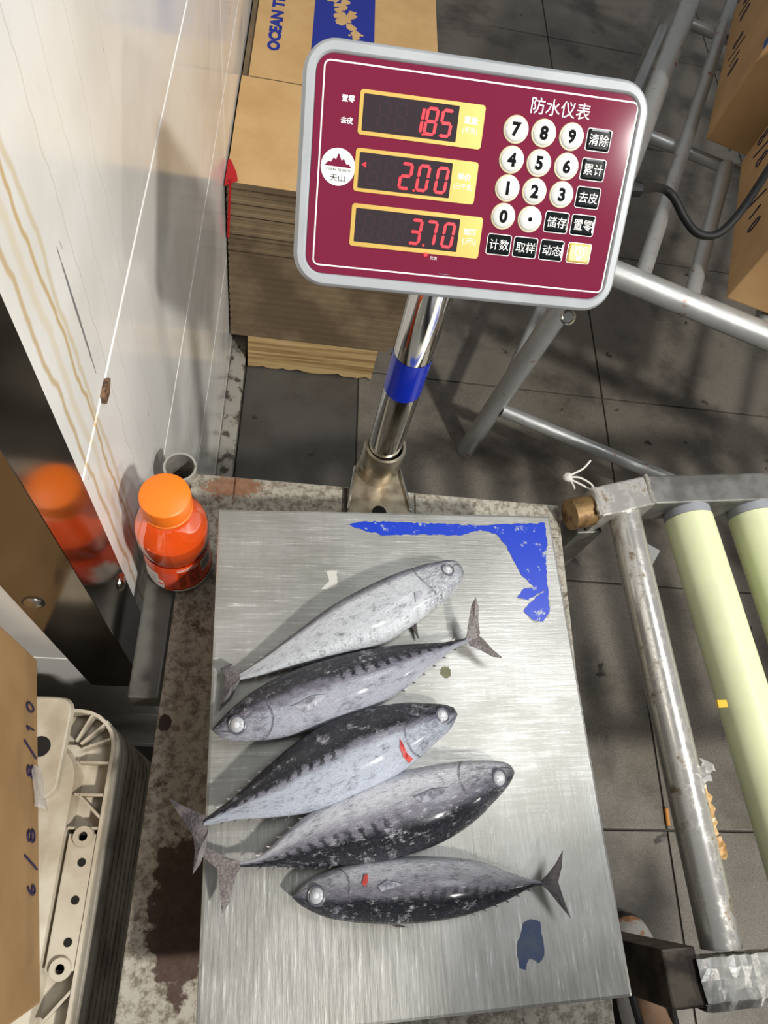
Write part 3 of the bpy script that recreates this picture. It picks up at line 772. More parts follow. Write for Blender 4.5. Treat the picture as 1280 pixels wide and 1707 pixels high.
fish('small tuna with a red torn gill and black back, third from the pole',
     [(764, 1187), (757, 1178), (730, 1172), (670, 1172), (610, 1182), (545, 1204), (490, 1240), (440, 1282), (390, 1328), (340, 1366)],
     [(764, 1190), (752, 1216), (725, 1240), (690, 1272), (645, 1306), (580, 1338), (510, 1356), (440, 1364), (390, 1367), (340, 1378)], 14,
     fish_mat('fish_skin_gilled', 12.9, e0=.52, e1=.34, e2=.12, bars=1.0, mid=rgb(150, 150, 164), belly=rgb(206, 213, 227), mott=.55, gill=.25),
     [([(350, 1362), (330, 1354), (306, 1344), (281, 1330), (296, 1354), (310, 1374), (322, 1394), (345, 1378)], (0, 0, 0, 0, 0, 0, 0, 0)), ([(348, 1376), (322, 1392), (325, 1420), (321, 1458), (334, 1440), (344, 1410), (346, 1390)], (0, 0, -.002, -.004, -.004, -.002, 0))],
     (738, 1192), 11, gills=[[(666, 1232), (671, 1240), (678, 1256), (687, 1264), (681, 1271), (672, 1262), (666, 1248)]], sag=-.1)
fish('grey small tuna lying belly up the plate with dark back below, fourth from the pole',
     [(859, 1284), (845, 1270), (800, 1267), (740, 1272), (670, 1286), (600, 1308), (530, 1345), (480, 1384), (436, 1425), (400, 1438)],
     [(859, 1290), (850, 1308), (822, 1340), (775, 1382), (715, 1414), (640, 1435), (570, 1443), (500, 1446), (440, 1445), (400, 1446)], 163,
     fish_mat('fish_skin_grey', 21.3, e0=.66, e1=.34, e2=-.25, bars=.8, mid=rgb(144, 142, 154), belly=rgb(216, 217, 224), mott=.7),
     [([(402, 1436), (380, 1430), (360, 1420), (344, 1412), (326, 1417), (340, 1430), (362, 1448), (392, 1448)], (0, 0, 0, 0, 0, 0, 0, 0)), ([(404, 1440), (378, 1442), (362, 1450), (366, 1485), (370, 1524), (384, 1502), (390, 1470), (396, 1454)], (0, 0, 0, -.001, -.003, -.002, 0, 0))],
     (833, 1297), 12.5, tail_m=fin_l, sag=.2, pect=[(690, 1330), (722, 1316), (748, 1314), (728, 1330), (704, 1340)])
fish('small tuna with a red spot behind its head, lowest of the row',
     [(488, 1494), (508, 1472), (545, 1452), (600, 1436), (670, 1428), (740, 1428), (800, 1436), (850, 1454), (890, 1467), (908, 1469)],
     [(488, 1496), (505, 1512), (545, 1530), (600, 1539), (660, 1541), (720, 1537), (780, 1525), (840, 1503), (885, 1480), (908, 1475)], 158,
     fish_mat('fish_skin_dusky', 33.8, e0=.66, e1=.40, e2=-.35, bars=.6, mid=rgb(138, 136, 146), belly=rgb(196, 198, 206), mott=.65),
     [([(898, 1472), (912, 1458), (926, 1440), (938, 1418), (936, 1445), (930, 1470), (916, 1476)], (0, .001, .003, .005, .003, 0, 0)), ([(902, 1474), (916, 1468), (930, 1470), (938, 1495), (951, 1530), (934, 1510), (914, 1484)], (0, 0, 0, 0, 0, 0, 0))],
     (527, 1493), 12.5, gills=[[(607, 1460), (614, 1458), (613, 1470), (609, 1478), (603, 1474)]],
     fins=[([(640, 1538), (664, 1540), (680, 1546), (662, 1546)], 'dorsal_fin', fin_m)], sag=.1, pect=[(630, 1478), (645, 1468), (672, 1474), (650, 1482), (634, 1486)])

# ================================================================== THE JUICE BOTTLE
bc = Vector((-.0385, .3625, ZS)); BT = thing('juice_bottle', 'orange drink bottle with orange cap standing against the tile wall', 'bottle', bc)
prof = [(.0, .002), (.022, .0), (.0275, .003), (.0296, .010), (.0290, .030), (.0284, .060), (.0286, .066), (.0302, .074), (.0308, .084), (.0304, .094), (.0286, .104), (.0258, .113), (.0236, .120), (.0222, .1245), (.0205, .128), (.0184, .131), (.0180, .134)]
liq = NT('orange_drink').out(rgb(255, 96, 22), .3, 0, Subsurface_Weight=.25, Subsurface_Radius=(.02, .008, .002), Subsurface_Scale=.4)
def clear_mat(name, tint, gloss=.06, lo=.08, hi=.75):
    t = NT(name); tr = t.n('ShaderNodeBsdfTransparent'); tr.inputs[0].default_value = tint
    gl_ = t.n('ShaderNodeBsdfGlossy'); gl_.inputs['Roughness'].default_value = gloss
    fr = t.n('ShaderNodeLayerWeight'); fr.inputs[0].default_value = .35
    mx = t.n('ShaderNodeMixShader'); t.set(mx.inputs[0], t.ramp(fr.outputs['Facing'], 0.0, 1.0, lo, hi))
    t.t.links.new(tr.outputs[0], mx.inputs[1]); t.t.links.new(gl_.outputs[0], mx.inputs[2])
    t.t.links.new(mx.outputs[0], t.t.nodes['Material Output'].inputs['Surface']); return t.m
clear = clear_mat('clear_plastic', (.95, .94, .93, 1), .06, .13, .6)
bm = B(); lathe(bm, [(0, .003)] + [(max(r - .0010, 0), z + .001) for r, z in prof[1:9]] + [(.0296, .0950), (0, .0950)], bc, 44); link('drink', bm, liq, BT, True)
bm = B(); lathe(bm, prof, bc, 44); shell = link('bottle_body', bm, clear, BT, True)
cap_m = simple('orange_cap', rgb(250, 122, 24), .42)
bm = B(); ribs = []
lathe(bm, [(.0196, .131), (.0200, .133), (.0200, .146), (.0194, .1490), (.0180, .1500), (0, .1502)], bc, 72)
for v in bm.verts:
    dx, dy = v.co.x - bc.x, v.co.y - bc.y; r = math.hypot(dx, dy)
    if r > .0198: k = 1 - .025 * (int(round(math.atan2(dy, dx) / (2 * PI) * 72)) % 2); v.co.x, v.co.y = bc.x + dx * k, bc.y + dy * k
link('cap', bm, cap_m, BT, True)
bm = B(); lathe(bm, [(.0188, .1270), (.0200, .1275), (.0200, .1300), (.0190, .1305)], bc, 44); link('cap_ring', bm, cap_m, BT, True)
# printed sleeve
def arc(bm, a0, a1, z0, z1, off, mi=0, seg=16):
    def R(z):
        for (r0, q0), (r1, q1) in zip(prof, prof[1:]):
            if q0 <= z <= q1: return r0 + (r1 - r0) * (z - q0) / max(q1 - q0, 1e-6)
        return .0275
    zs = [z0 + (z1 - z0) * k / 5 for k in range(6)]
    return lathe(bm, [(R(z) + off, z) for z in zs], bc, seg, mi, a0=math.radians(a0), a1=math.radians(a1))
sl_o = simple('orange_sleeve', rgb(250, 84, 30), .3); sl_w = simple('white_sleeve', rgb(238, 236, 230), .3); sl_p = simple('peach_sleeve', rgb(240, 150, 110), .3)
bm = B()
arc(bm, -200, 160, .008, .064, .0004, 0, 48)
lab_o = link('label', bm, [sl_o], BT, True)
bm = B(); arc(bm, -200, 160, .004, .013, .0007, 0, 48); arc(bm, -160, -112, .013, .030, .0007, 0, 12); arc(bm, -150, -120, .030, .044, .0007, 0, 12); link('label_swirl', bm, sl_w, lab_o, True)
bm = B(); arc(bm, -112, -88, .016, .052, .0006, 0, 8); link('label_glass', bm, simple('salmon_print', rgb(236, 92, 70), .3), lab_o, True)
bm = B(); arc(bm, -40, -12, .034, .058, .0009, 0, 8); link('barcode_block', bm, sl_w, lab_o, True)
bm = B()
for k in range(8): arc(bm, -38 + k * 3.1, -38 + k * 3.1 + 1.5, .037, .055, .0012, 0, 2)
link('barcode', bm, simple('grey_print', rgb(110, 110, 114), .4), lab_o)
bm = B()
for k in range(10):
    z = .020 + k * .0034
    arc(bm, -84, -84 + 10 + (k * 7) % 5, z, z + .0013, .0009, 0, 3); arc(bm, -66, -66 + 8 + (k * 5) % 6, z, z + .0013, .0009, 0, 3); arc(bm, -54, -54 + 6 + (k * 3) % 4, z, z + .0013, .0009, 0, 3)
link('nutrition_print', bm, simple('brown_print', rgb(120, 36, 14), .4), lab_o)
bm = B(); arc(bm, -84, -44, .0555, .0570, .0009, 0, 10); arc(bm, -84, -50, .0590, .0602, .0009, 0, 10); link('heading_print', bm, sl_w, lab_o)
bm = B()
for a, z, r in ((-104, .014, .0032), (-118, .022, .002), (-97, .020, .0016)):
    arc(bm, a - r * 2200, a + r * 2200, z - r, z + r, .0010, 0, 6)
link('splash_drop', bm, sl_o, lab_o, True)

# ================================================================== ROLLER CONVEYOR
CV = thing('roller_conveyor', 'steel roller conveyor with pale green rollers beside the scale', 'conveyor', (.62, .21, 0))
ZC = ZP - .08
bm = B(); sqtube(bm, (.449, .437, ZP - .080), (1.5, .50, ZP - .080), .034, .042, (0, 1, 0)); link('back_rail', bm, rail_m, CV)
bm = B(); sqtube(bm, (.384, .4205, ZP - .080), (.4495, .437, ZP - .080), .034, .0415, (0, 1, 0)); brl = link('bent_rail_end', bm, worn, CV)
for a, b in (((.4495, .4205, ZP - .0585), (.4475, .4545, ZP - .0585)), ((.385, .404, ZP - .0585), (.383, .4375, ZP - .0585))):
    bm = B(); P = [Vector(a).lerp(Vector(b), k / 9) + Vector((random.uniform(-.001, .001), 0, 0)) for k in range(10)]
    tube(bm, P, [random.uniform(.0018, .003) for _ in P], 8); link('weld_bead', bm, worn, brl, True)
bm = B(); sqtube(bm, (.392, -.0085, ZP - .082), (1.4, -.030, ZP - .082), .030, .044, (0, 1, 0)); fr = link('front_rail', bm, darksteel, CV)
# foil tape wrapped over the end of the front rail
bm = B()
nx, ny = 16, 10; grid = []
for i in range(nx + 1):
    row = []
    for j in range(ny + 1):
        t = j / ny
        per = [(-.027, -.024), (-.027, .0005), (.0105, .0005), (.0105, -.014)]
        L = [0, .0245, .062, .0765]; d = t * L[-1]; k = 0
        while k < 2 and L[k + 1] < d: k += 1
        f = (d - L[k]) / (L[k + 1] - L[k]); yy = per[k][0] + (per[k + 1][0] - per[k][0]) * f; zz = per[k][1] + (per[k + 1][1] - per[k][1]) * f
        x = .389 + .085 * i / nx
        row.append(bm.verts.new((x + random.uniform(-.0012, .0012), yy - .0213 * (x - .392) * .5 + random.uniform(-.0006, .0006), ZP - .0585 + zz + random.uniform(0, .0007))))
    grid.append(row)
for i in range(nx):
    for j in range(ny): bm.faces.new((grid[i][j], grid[i + 1][j], grid[i + 1][j + 1], grid[i][j + 1]))
link('foil_wrap', bm, foil_m, fr)
bm = B(); sqtube(bm, (.392, .4185, 0), (.392, .4185, ZP - .1015), .030, .030, (1, .05, 0)); link('leg', bm, rail_m, CV)
bm = B(); sqtube(bm, (.376, -.003, 0), (.376, -.003, ZP - .062), .030, .042, (1, 0, 0)); link('leg', bm, darksteel, CV)
for x, y in ((1.3, .49), (1.3, -.03)):
    bm = B(); sqtube(bm, (x, y, 0), (x, y, ZP - .09), .034, .034, (1, 0, 0)); link('leg', bm, darksteel, CV)
bm = B(); tube(bm, [(.3605, .414, ZP - .078), (.385, .4195, ZP - .078)], .0170, 18); link('pipe_stub', bm, simple('browned_pipe', rgb(140, 112, 72), .4, .5, rgb(88, 62, 38), 60), CV, True)
bm = B(); tube(bm, [(.4245, .424, ZC), (.4255, .012, ZC)], .0170, 28)
bar = link('end_bar', bm, worn, CV, True)
# plastic wrap and old tape stuck on the bar
bm = B()
def scrap(bm, pts, r0):
    P = [Vector(p) for p in pts]
    for a, b in zip(P, P[1:]): pass
def strip(bm, path, wd, jit, seed, up=Vector((0, 0, 1))):
    rnd = random.Random(seed); prev = None
    for i, p in enumerate(path):
        d = (path[min(i + 1, len(path) - 1)] - path[max(i - 1, 0)]).normalized(); n = d.cross(up).normalized()
        w_ = wd * rnd.uniform(.6, 1.15)
        row = [bm.verts.new(p + n * w_ * k + up * (rnd.uniform(-jit, jit))) for k in (-.5, -.2, .15, .5)]
        if prev:
            for k in range(3): bm.faces.new((prev[k], prev[k + 1], row[k + 1], row[k]))
        prev = row
zb_ = ZC + .017
pth = smooth_path([onz(x, y, zb_ - .006) for x, y in ((1166, 1312), (1180, 1340), (1185, 1370), (1188, 1395), (1202, 1412), (1204, 1432))], 4)
strip(bm, pth, .012, .0012, 2); link('brown_tape_scrap', bm, brown_tape, bar)
bm = B(); pth = smooth_path([onz(x, y, zb_ - .002) for x, y in ((1160, 1318), (1166, 1300), (1176, 1285), (1182, 1272))], 4)
strip(bm, pth, .018, .0035, 9); link('clear_wrap_scrap', bm, clear_wrap, bar)
# rollers
for k in range(11):
    x0 = .503 + .0805 * k; yb = .429 + .0045 * k
    A, Bp = Vector((x0, yb, ZC - .004)), Vector((x0 + .0178, .014, ZC - .004)); d = (Bp - A).normalized()
    if x0 > 1.3: break
    bm = B(); tube(bm, [A + d * .015, A + d * .0155, Bp - d * .0155, Bp - d * .015], [.0240, .0255, .0255, .0240], 36); ro = link('roller', bm, roller_m, CV, True)
    bm = B(); tube(bm, [A, A + d * .0005, A + d * .015], [.020, .0250, .0250], 30); link('end_cap', bm, cap_grey, ro, True)
    bm = B(); tube(bm, [Bp, Bp - d * .0005, Bp - d * .015], [.020, .0250, .0250], 30); link('end_cap', bm, cap_grey, ro, True)
    if k == 0:
        bm = B(); c = onz(1204, 1174, ZC + .0215); box(bm, (c.x - .005, c.y - .003, c.z - .002), (c.x + .005, c.y + .004, c.z + .0008), None, .0004); link('yellow_sticker', bm, yellow_m, ro)
# string knot tied at the rail end
SG = thing('tied_string', 'white string knotted near the welded end of the conveyor rail', 'string', onz(962, 797, ZP - .062))
k0 = onz(946, 796, ZP - .062)
bm = B()
tube(bm, smooth_path([onz(x, y, ZP - .062) for x, y in ((944, 796), (955, 790), (972, 781), (984, 768))]), .0011, 8)
tube(bm, smooth_path([onz(x, y, ZP - .062) for x, y in ((948, 796), (965, 796), (984, 806), (990, 815))] + [Vector((.386, .437, ZP - .062))]), .0011, 8)
tube(bm, smooth_path([onz(x, y, ZP - .065) for x, y in ((948, 798), (965, 806), (980, 814))] + [Vector((.386, .435, ZP - .064))]), .0011, 8)
tube(bm, smooth_path([onz(x, y, ZP - .064) for x, y in ((948, 798), (954, 806), (958, 815))]), .0010, 8)
link('string_loop', bm, string_m, SG, True)
bm = B(); bmesh.ops.create_icosphere(bm, subdivisions=2, radius=.0052, matrix=Matrix.Translation(k0))
for v in bm.verts: v.co = k0 + (v.co - k0) * random.uniform(.7, 1.2)
link('knot', bm, string_m, SG, True)

# ================================================================== TUBE RACK WITH BOXES
RK = thing('tube_rack', 'galvanised tube rack with scratched orange paint behind the display', 'rack', (.95, 1.4, 0))
ZR = ZP - .20
rd = Vector((.272, -.120, 0)).normalized(); rs = Vector((.302, .62, 0)).normalized()
c0 = Vector((.537, .905, ZR)); LS, LF = 1.475, 1.05
def rtube(name, a, b, r, m=galv):
    bm = B(); tube(bm, [a, b], r, 20); return link(name, bm, m, RK, True)
rtube('front_tube', c0 - rd * .01, c0 + rd * LF, .020)
rtube('side_tube', c0, c0 + rs * LS, .020)
rtube('rear_tube', c0 + rs * LS, c0 + rs * LS + rd * LF, .020)
rtube('side_tube', c0 + rd * LF, c0 + rs * LS + rd * LF, .020)
for cc in (c0, c0 + rd * LF, c0 + rs * LS, c0 + rs * LS + rd * LF):
    ft = cc.copy(); ft.z = 0
    if cc is c0: ft = Vector((.502, .912, 0))
    rtube('leg', ft, cc, .0195)
rtube('stretcher', Vector((.527, .897, .19)), Vector((.527, .897, .19)) + rd * LF, .0135)
rtube('side_stretcher', c0 + rs * LS + Vector((0, 0, -.34)), c0 + rd * 0 + Vector((-.02, 0, -.40)), .0135)
b2 = c0 + rd * .082; b3 = c0 + rd * .165
rtube('shelf_bar', b2, b2 + rs * LS, .0125)
for k in range(7): 
    bb = c0 + rd * (.165 + .12 * k)
    rtube('shelf_bar', bb, bb + rs * (.37 if k == 0 else LS), .0125)
for L_ in (.405, .83, 1.03, 1.25):
    rtube('cross_bar', c0 + rs * L_ + Vector((0, 0, -.024)), c0 + rs * L_ + rd * LF + Vector((0, 0, -.024)), .011 if L_ < 1 else .016)

# handwriting strokes
STROKE = {'8': [[(.5 + .38 * math.sin(2 * PI * t / 16), .72 + .25 * math.cos(2 * PI * t / 16)) for t in range(17)], [(.5 - .45 * math.sin(2 * PI * t / 16), .24 + .25 * math.cos(2 * PI * t / 16)) for t in range(17)]],
          '6': [[(.75, .98), (.45, .8), (.22, .5), (.15, .25), (.3, .03), (.6, .02), (.8, .2), (.72, .42), (.45, .48), (.2, .35)]],
          '1': [[(.3, .75), (.5, .98), (.5, .0)]], '0': [[(.5 + .35 * math.sin(2 * PI * t / 16), .5 + .5 * math.cos(2 * PI * t / 16)) for t in range(17)]],
          '/': [[(.0, -.35), (1.0, 1.35)]]}
def write(bm, s, org, xd, yd, h, r=.0012, sp=.62):
    nrm = Vector(xd).cross(Vector(yd)).normalized()
    for i, ch in enumerate(s):
        for st in STROKE[ch]:
            tube(bm, [Vector(org) + Vector(xd) * ((i * sp + p[0] * .5) * h) + Vector(yd) * (p[1] * h) + nrm * .0002 for p in st], r, 6)
def carton(name, label, c, xd, yd, L, Wd, H, m, bev=.003, group=None):
    """c: a bottom corner; xd, yd: unit directions of its two bottom edges"""
    xd, yd = Vector(xd).normalized(), Vector(yd).normalized()
    M = Matrix(((xd.x, yd.x, 0, c[0]), (xd.y, yd.y, 0, c[1]), (0, 0, 1, c[2]), (0, 0, 0, 1)))
    o = thing(name, label, 'box', (Vector(c) + xd * L / 2 + yd * Wd / 2), group)
    bm = B(); box(bm, (0, 0, 0), (L, Wd, H - .004), M, bev); link('body', bm, m, o)
    for k in (0, 1):
        bm = B(); y0 = 0 if k == 0 else Wd / 2 + .001
        box(bm, (.001, y0 + .001, H - .004), (L - .001, y0 + Wd / 2 - .002, H), M, .001); link('top_flap', bm, m, o)
    bm = B(); box(bm, (-.0004, Wd / 2 - .024, H - .0002), (L + .0004, Wd / 2 + .024, H + .0004), M); link('packing_tape', bm, simple('clear_packing_tape', rgb(196, 160, 110), .2), o)
    return o, M
zb = ZR + .0195
bl = Vector((.738, .838, zb)); bd = Vector((.136, .352, 0)).normalized(); be = Vector((bd.y, -bd.x, 0))
o, M = carton('cardboard_box', 'brown cardboard box marked 8/8 and 8/10 on the near end of the rack', bl, be, bd, .36, .345, .27, card_d)
bm = B(); write(bm, '8/8', Vector(M @ Vector((-.0008, .330, .050))), -bd, (0, 0, 1), .030, .0010, 1.0); tag(link('handwriting', bm, ink_black, o), kind='stuff')
bm = B(); write(bm, '8/10', Vector(M @ Vector((-.0008, .200, .045))), -bd, (0, 0, 1), .030, .0010, 1.0); tag(link('handwriting', bm, ink_black, o), kind='stuff')
bu = Vector((.806, 1.208, zb)); bd2 = Vector((.268, .62, 0)).normalized(); be2 = Vector((bd2.y, -bd2.x, 0))
o, M = carton('cardboard_box', 'brown cardboard box with blue tape further back on the rack', bu, be2, bd2, .36, .46, .27, card_d)
bm = B(); write(bm, '8/8', Vector(M @ Vector((-.0008, .40, .045))), -bd2, (0, 0, 1), .032, .0007, 1.0); tag(link('handwriting', bm, ink_black, o), kind='stuff')
bm = B(); write(bm, '8/10', Vector(M @ Vector((-.0008, .24, .040))), -bd2, (0, 0, 1), .032, .0007, 1.0); tag(link('handwriting', bm, ink_black, o), kind='stuff')
bm = B(); box(bm, (-.0008, .000, .16), (.0004, .022, .262), M); link('blue_tape', bm, ink_tape, o)
bm = B()
for a, z, r in ((.10, .15, .012), (.12, .155, .008), (.085, .13, .004), (.075, .115, .003), (.065, .10, .003)): 
    prism(bm, circ(r, 12), 0, .0006, M @ Matrix.Translation((a, -.0006, z)) @ Matrix.Rotation(PI / 2, 4, 'X'))
link('blue_marks', bm, ink_blue, o)

# ================================================================== FLATTENED CARTONS ON A PLANK
ORD = ['top', 'second', 'third', 'fourth', 'fifth', 'sixth', 'seventh', 'eighth', 'ninth', 'tenth', 'eleventh', 'twelfth', 'thirteenth', 'fourteenth', 'fifteenth', 'sixteenth',
       'seventeenth', 'eighteenth', 'nineteenth', 'twentieth', 'twenty-first', 'twenty-second', 'twenty-third', 'twenty-fourth', 'twenty-fifth', 'twenty-sixth']
VF = 1.107
PL = thing('wooden_plank', 'rough pine plank under the stack of flattened cartons', 'plank', W(.06, 1.2, 0))
bm = B(); pr = [( -.103, 0)]; 
N_ = 18; lo = [(-.066 + .283 * k / N_, random.uniform(.0, .012) if 0 < k < N_ else .004) for k in range(N_ + 1)]
poly = lo + [(.217, .106), (-.066, .111)]
Mp = MW @ Matrix(((1, 0, 0, 0), (0, 0, 1, 0), (0, 1, 0, 0), (0, 0, 0, 1)))
prism(bm, poly, VF + .002, VF + .034, Mp); link('board', bm, wood_m, PL)
for y0 in (1.45, 1.80):
    bm = B(); box(bm, (-.066, y0, 0), (.28, y0 + .09, .104), MW, .003); link('board', bm, wood_m, PL)
u0, u1 = -.102, .268
z = .112; k = 0; NC_ = 0
heights = [.014] * 9 + [.0125] * 4 + [.0105] * 12
zs_ = []
ztop = .500
tot = ztop - z; heights = [h * tot / sum(heights) for h in heights]
for i, h in enumerate(heights):
    du = random.uniform(-.003, .004); dv = random.uniform(-.0045, .003); top = i == len(heights) - 1
    if i < 13: dv = random.uniform(-.0004, .0004); du = random.uniform(-.002, .002)
    if top: du = dv = 0
    nice = {0: 'bottom sheet resting on the plank', len(heights) - 1: 'printed blue, top of the stack'}
    lab = 'flattened brown carton printed in blue, top of the stack by the wall' if top else \
          ('flattened brown carton lowest in the stack, resting on the plank' if i == 0 else
           'flattened brown carton, ' + ORD[len(heights) - 1 - i] + ' from the top of the stack by the wall')
    o = thing('flattened_carton', lab, 'carton', W((u0 + u1) / 2 + du, 1.5, z), 'flattened cartons stacked by the wall')
    ub = u1 + du - (.0 if i > 3 else .01 * (3 - i))
    g = .0011 if i > 12 else .0002; mid_ = .48 if i > 12 else .495
    for j, (za, zb_2) in enumerate(((z + g, z + h * mid_), (z + h * (1 - mid_), z + h - g))):
        bm = B()
        vs_ = [VF + dv + ((.0045 if i > 12 and i < len(heights) - 1 else .0008) * (j % 2)), 1.385 + dv, 2.02 + dv]
        box(bm, (u0 + (0 if j == 0 else .001), vs_[0], za), (ub, vs_[2], zb_2), MW)
        for f in bm.faces: f.material_index = 0 if abs(f.normal.z) > .5 else 1
        bm.normal_update()
        for f in bm.faces: f.material_index = 0 if abs(f.normal.z) > .5 else 1
        if not (top and j == 1): link('board_layer', bm, [card_e, card_e], o)
        else:
            bm.free()
            for a, b in ((vs_[0], 1.3835), (1.386, vs_[2])):
                bm = B(); box(bm, (u0 + (.012 if a > 1.3 else 0), a, za), (ub, b, zb_2), MW); bm.normal_update()
                for f in bm.faces: f.material_index = 0 if abs(f.normal.z) > .5 else 1
                lay = link('top_panel', bm, [card, card_e], o)
            # print on the far panel
            Mt = Matrix.Translation((0, 0, zb_2))
            p_ = lambda x, y: (MW.inverted() @ onz(x, y, zb_2))
            bm = B(); a = p_(455, 84); 
            Mx = MW @ Matrix.Translation((a.x, a.y, zb_2 + .0002)) @ Matrix.Rotation(PI / 2, 4, 'Z')
            text_into(bm, 'OCEAN TR', .0245, .092, 0, 0, Mx, maxw=.185, offset=.0014)
            link('carton_lettering', bm, ink_blue, o)
            q0, q1 = p_(520, 66), p_(624, 60)
            bm = B(); prism(bm, [(q0.x, q0.y - .06), (q1.x, q0.y - .06), (q1.x, q0.y + .34), (q0.x, q0.y + .34)], zb_2 + .0001, zb_2 + .0003, MW)
            blue = link('blue_panel_print', bm, ink_blue, o)
            bm = B(); rnd = random.Random(11)
            for kk in range(70):
                tt_ = rnd.random(); cx = q0.x + .02 + (q1.x - q0.x - .035) * (1 - tt_ * .75) + rnd.uniform(-.022, .022); cy = q0.y - .05 + tt_ * .22 + rnd.uniform(-.012, .012)
                r = rnd.uniform(.003, .012)
                if cx - r < q0.x + .004 or cx + r > q1.x - .004: continue
                prism(bm, [(cx + r * rnd.uniform(.6, 1.2) * math.cos(a_ * PI / 4), cy + r * rnd.uniform(.6, 1.2) * math.sin(a_ * PI / 4)) for a_ in range(8)], zb_2 + .0003 + kk * 2e-6, zb_2 + .0004 + kk * 2e-6, MW)
            link('map_splash_print', bm, card, o)
    z += h
# red ribbon squeezed between the cartons and the wall
RB = thing('red_ribbon', 'red plastic ribbon squeezed between tile wall and carton stack', 'ribbon', W(UW + .004, VF - .004, .36))
bm = B()
prism(bm, [(.0, .0), (.006, .125), (.010, .128), (.004, .0)], 0, .0012, Matrix.Translation(W(UW + .003, VF - .006, .385)) @ Matrix.Rotation(-TH, 4, 'Z') @ Matrix(((1, 0, 0, 0), (0, 0, -1, 0), (0, 1, 0, 0), (0, 0, 0, 1))))
link('hanging_strip', bm, red_ribbon, RB)
bm = B(); prism(bm, [(0, -.012), (.020, .004), (.017, .020), (.004, .052), (0, .05)], 0, .0012, MW @ Matrix.Translation((UW + .002, VF - .002, .5015))); 
link('folded_end', bm, red_ribbon, RB)

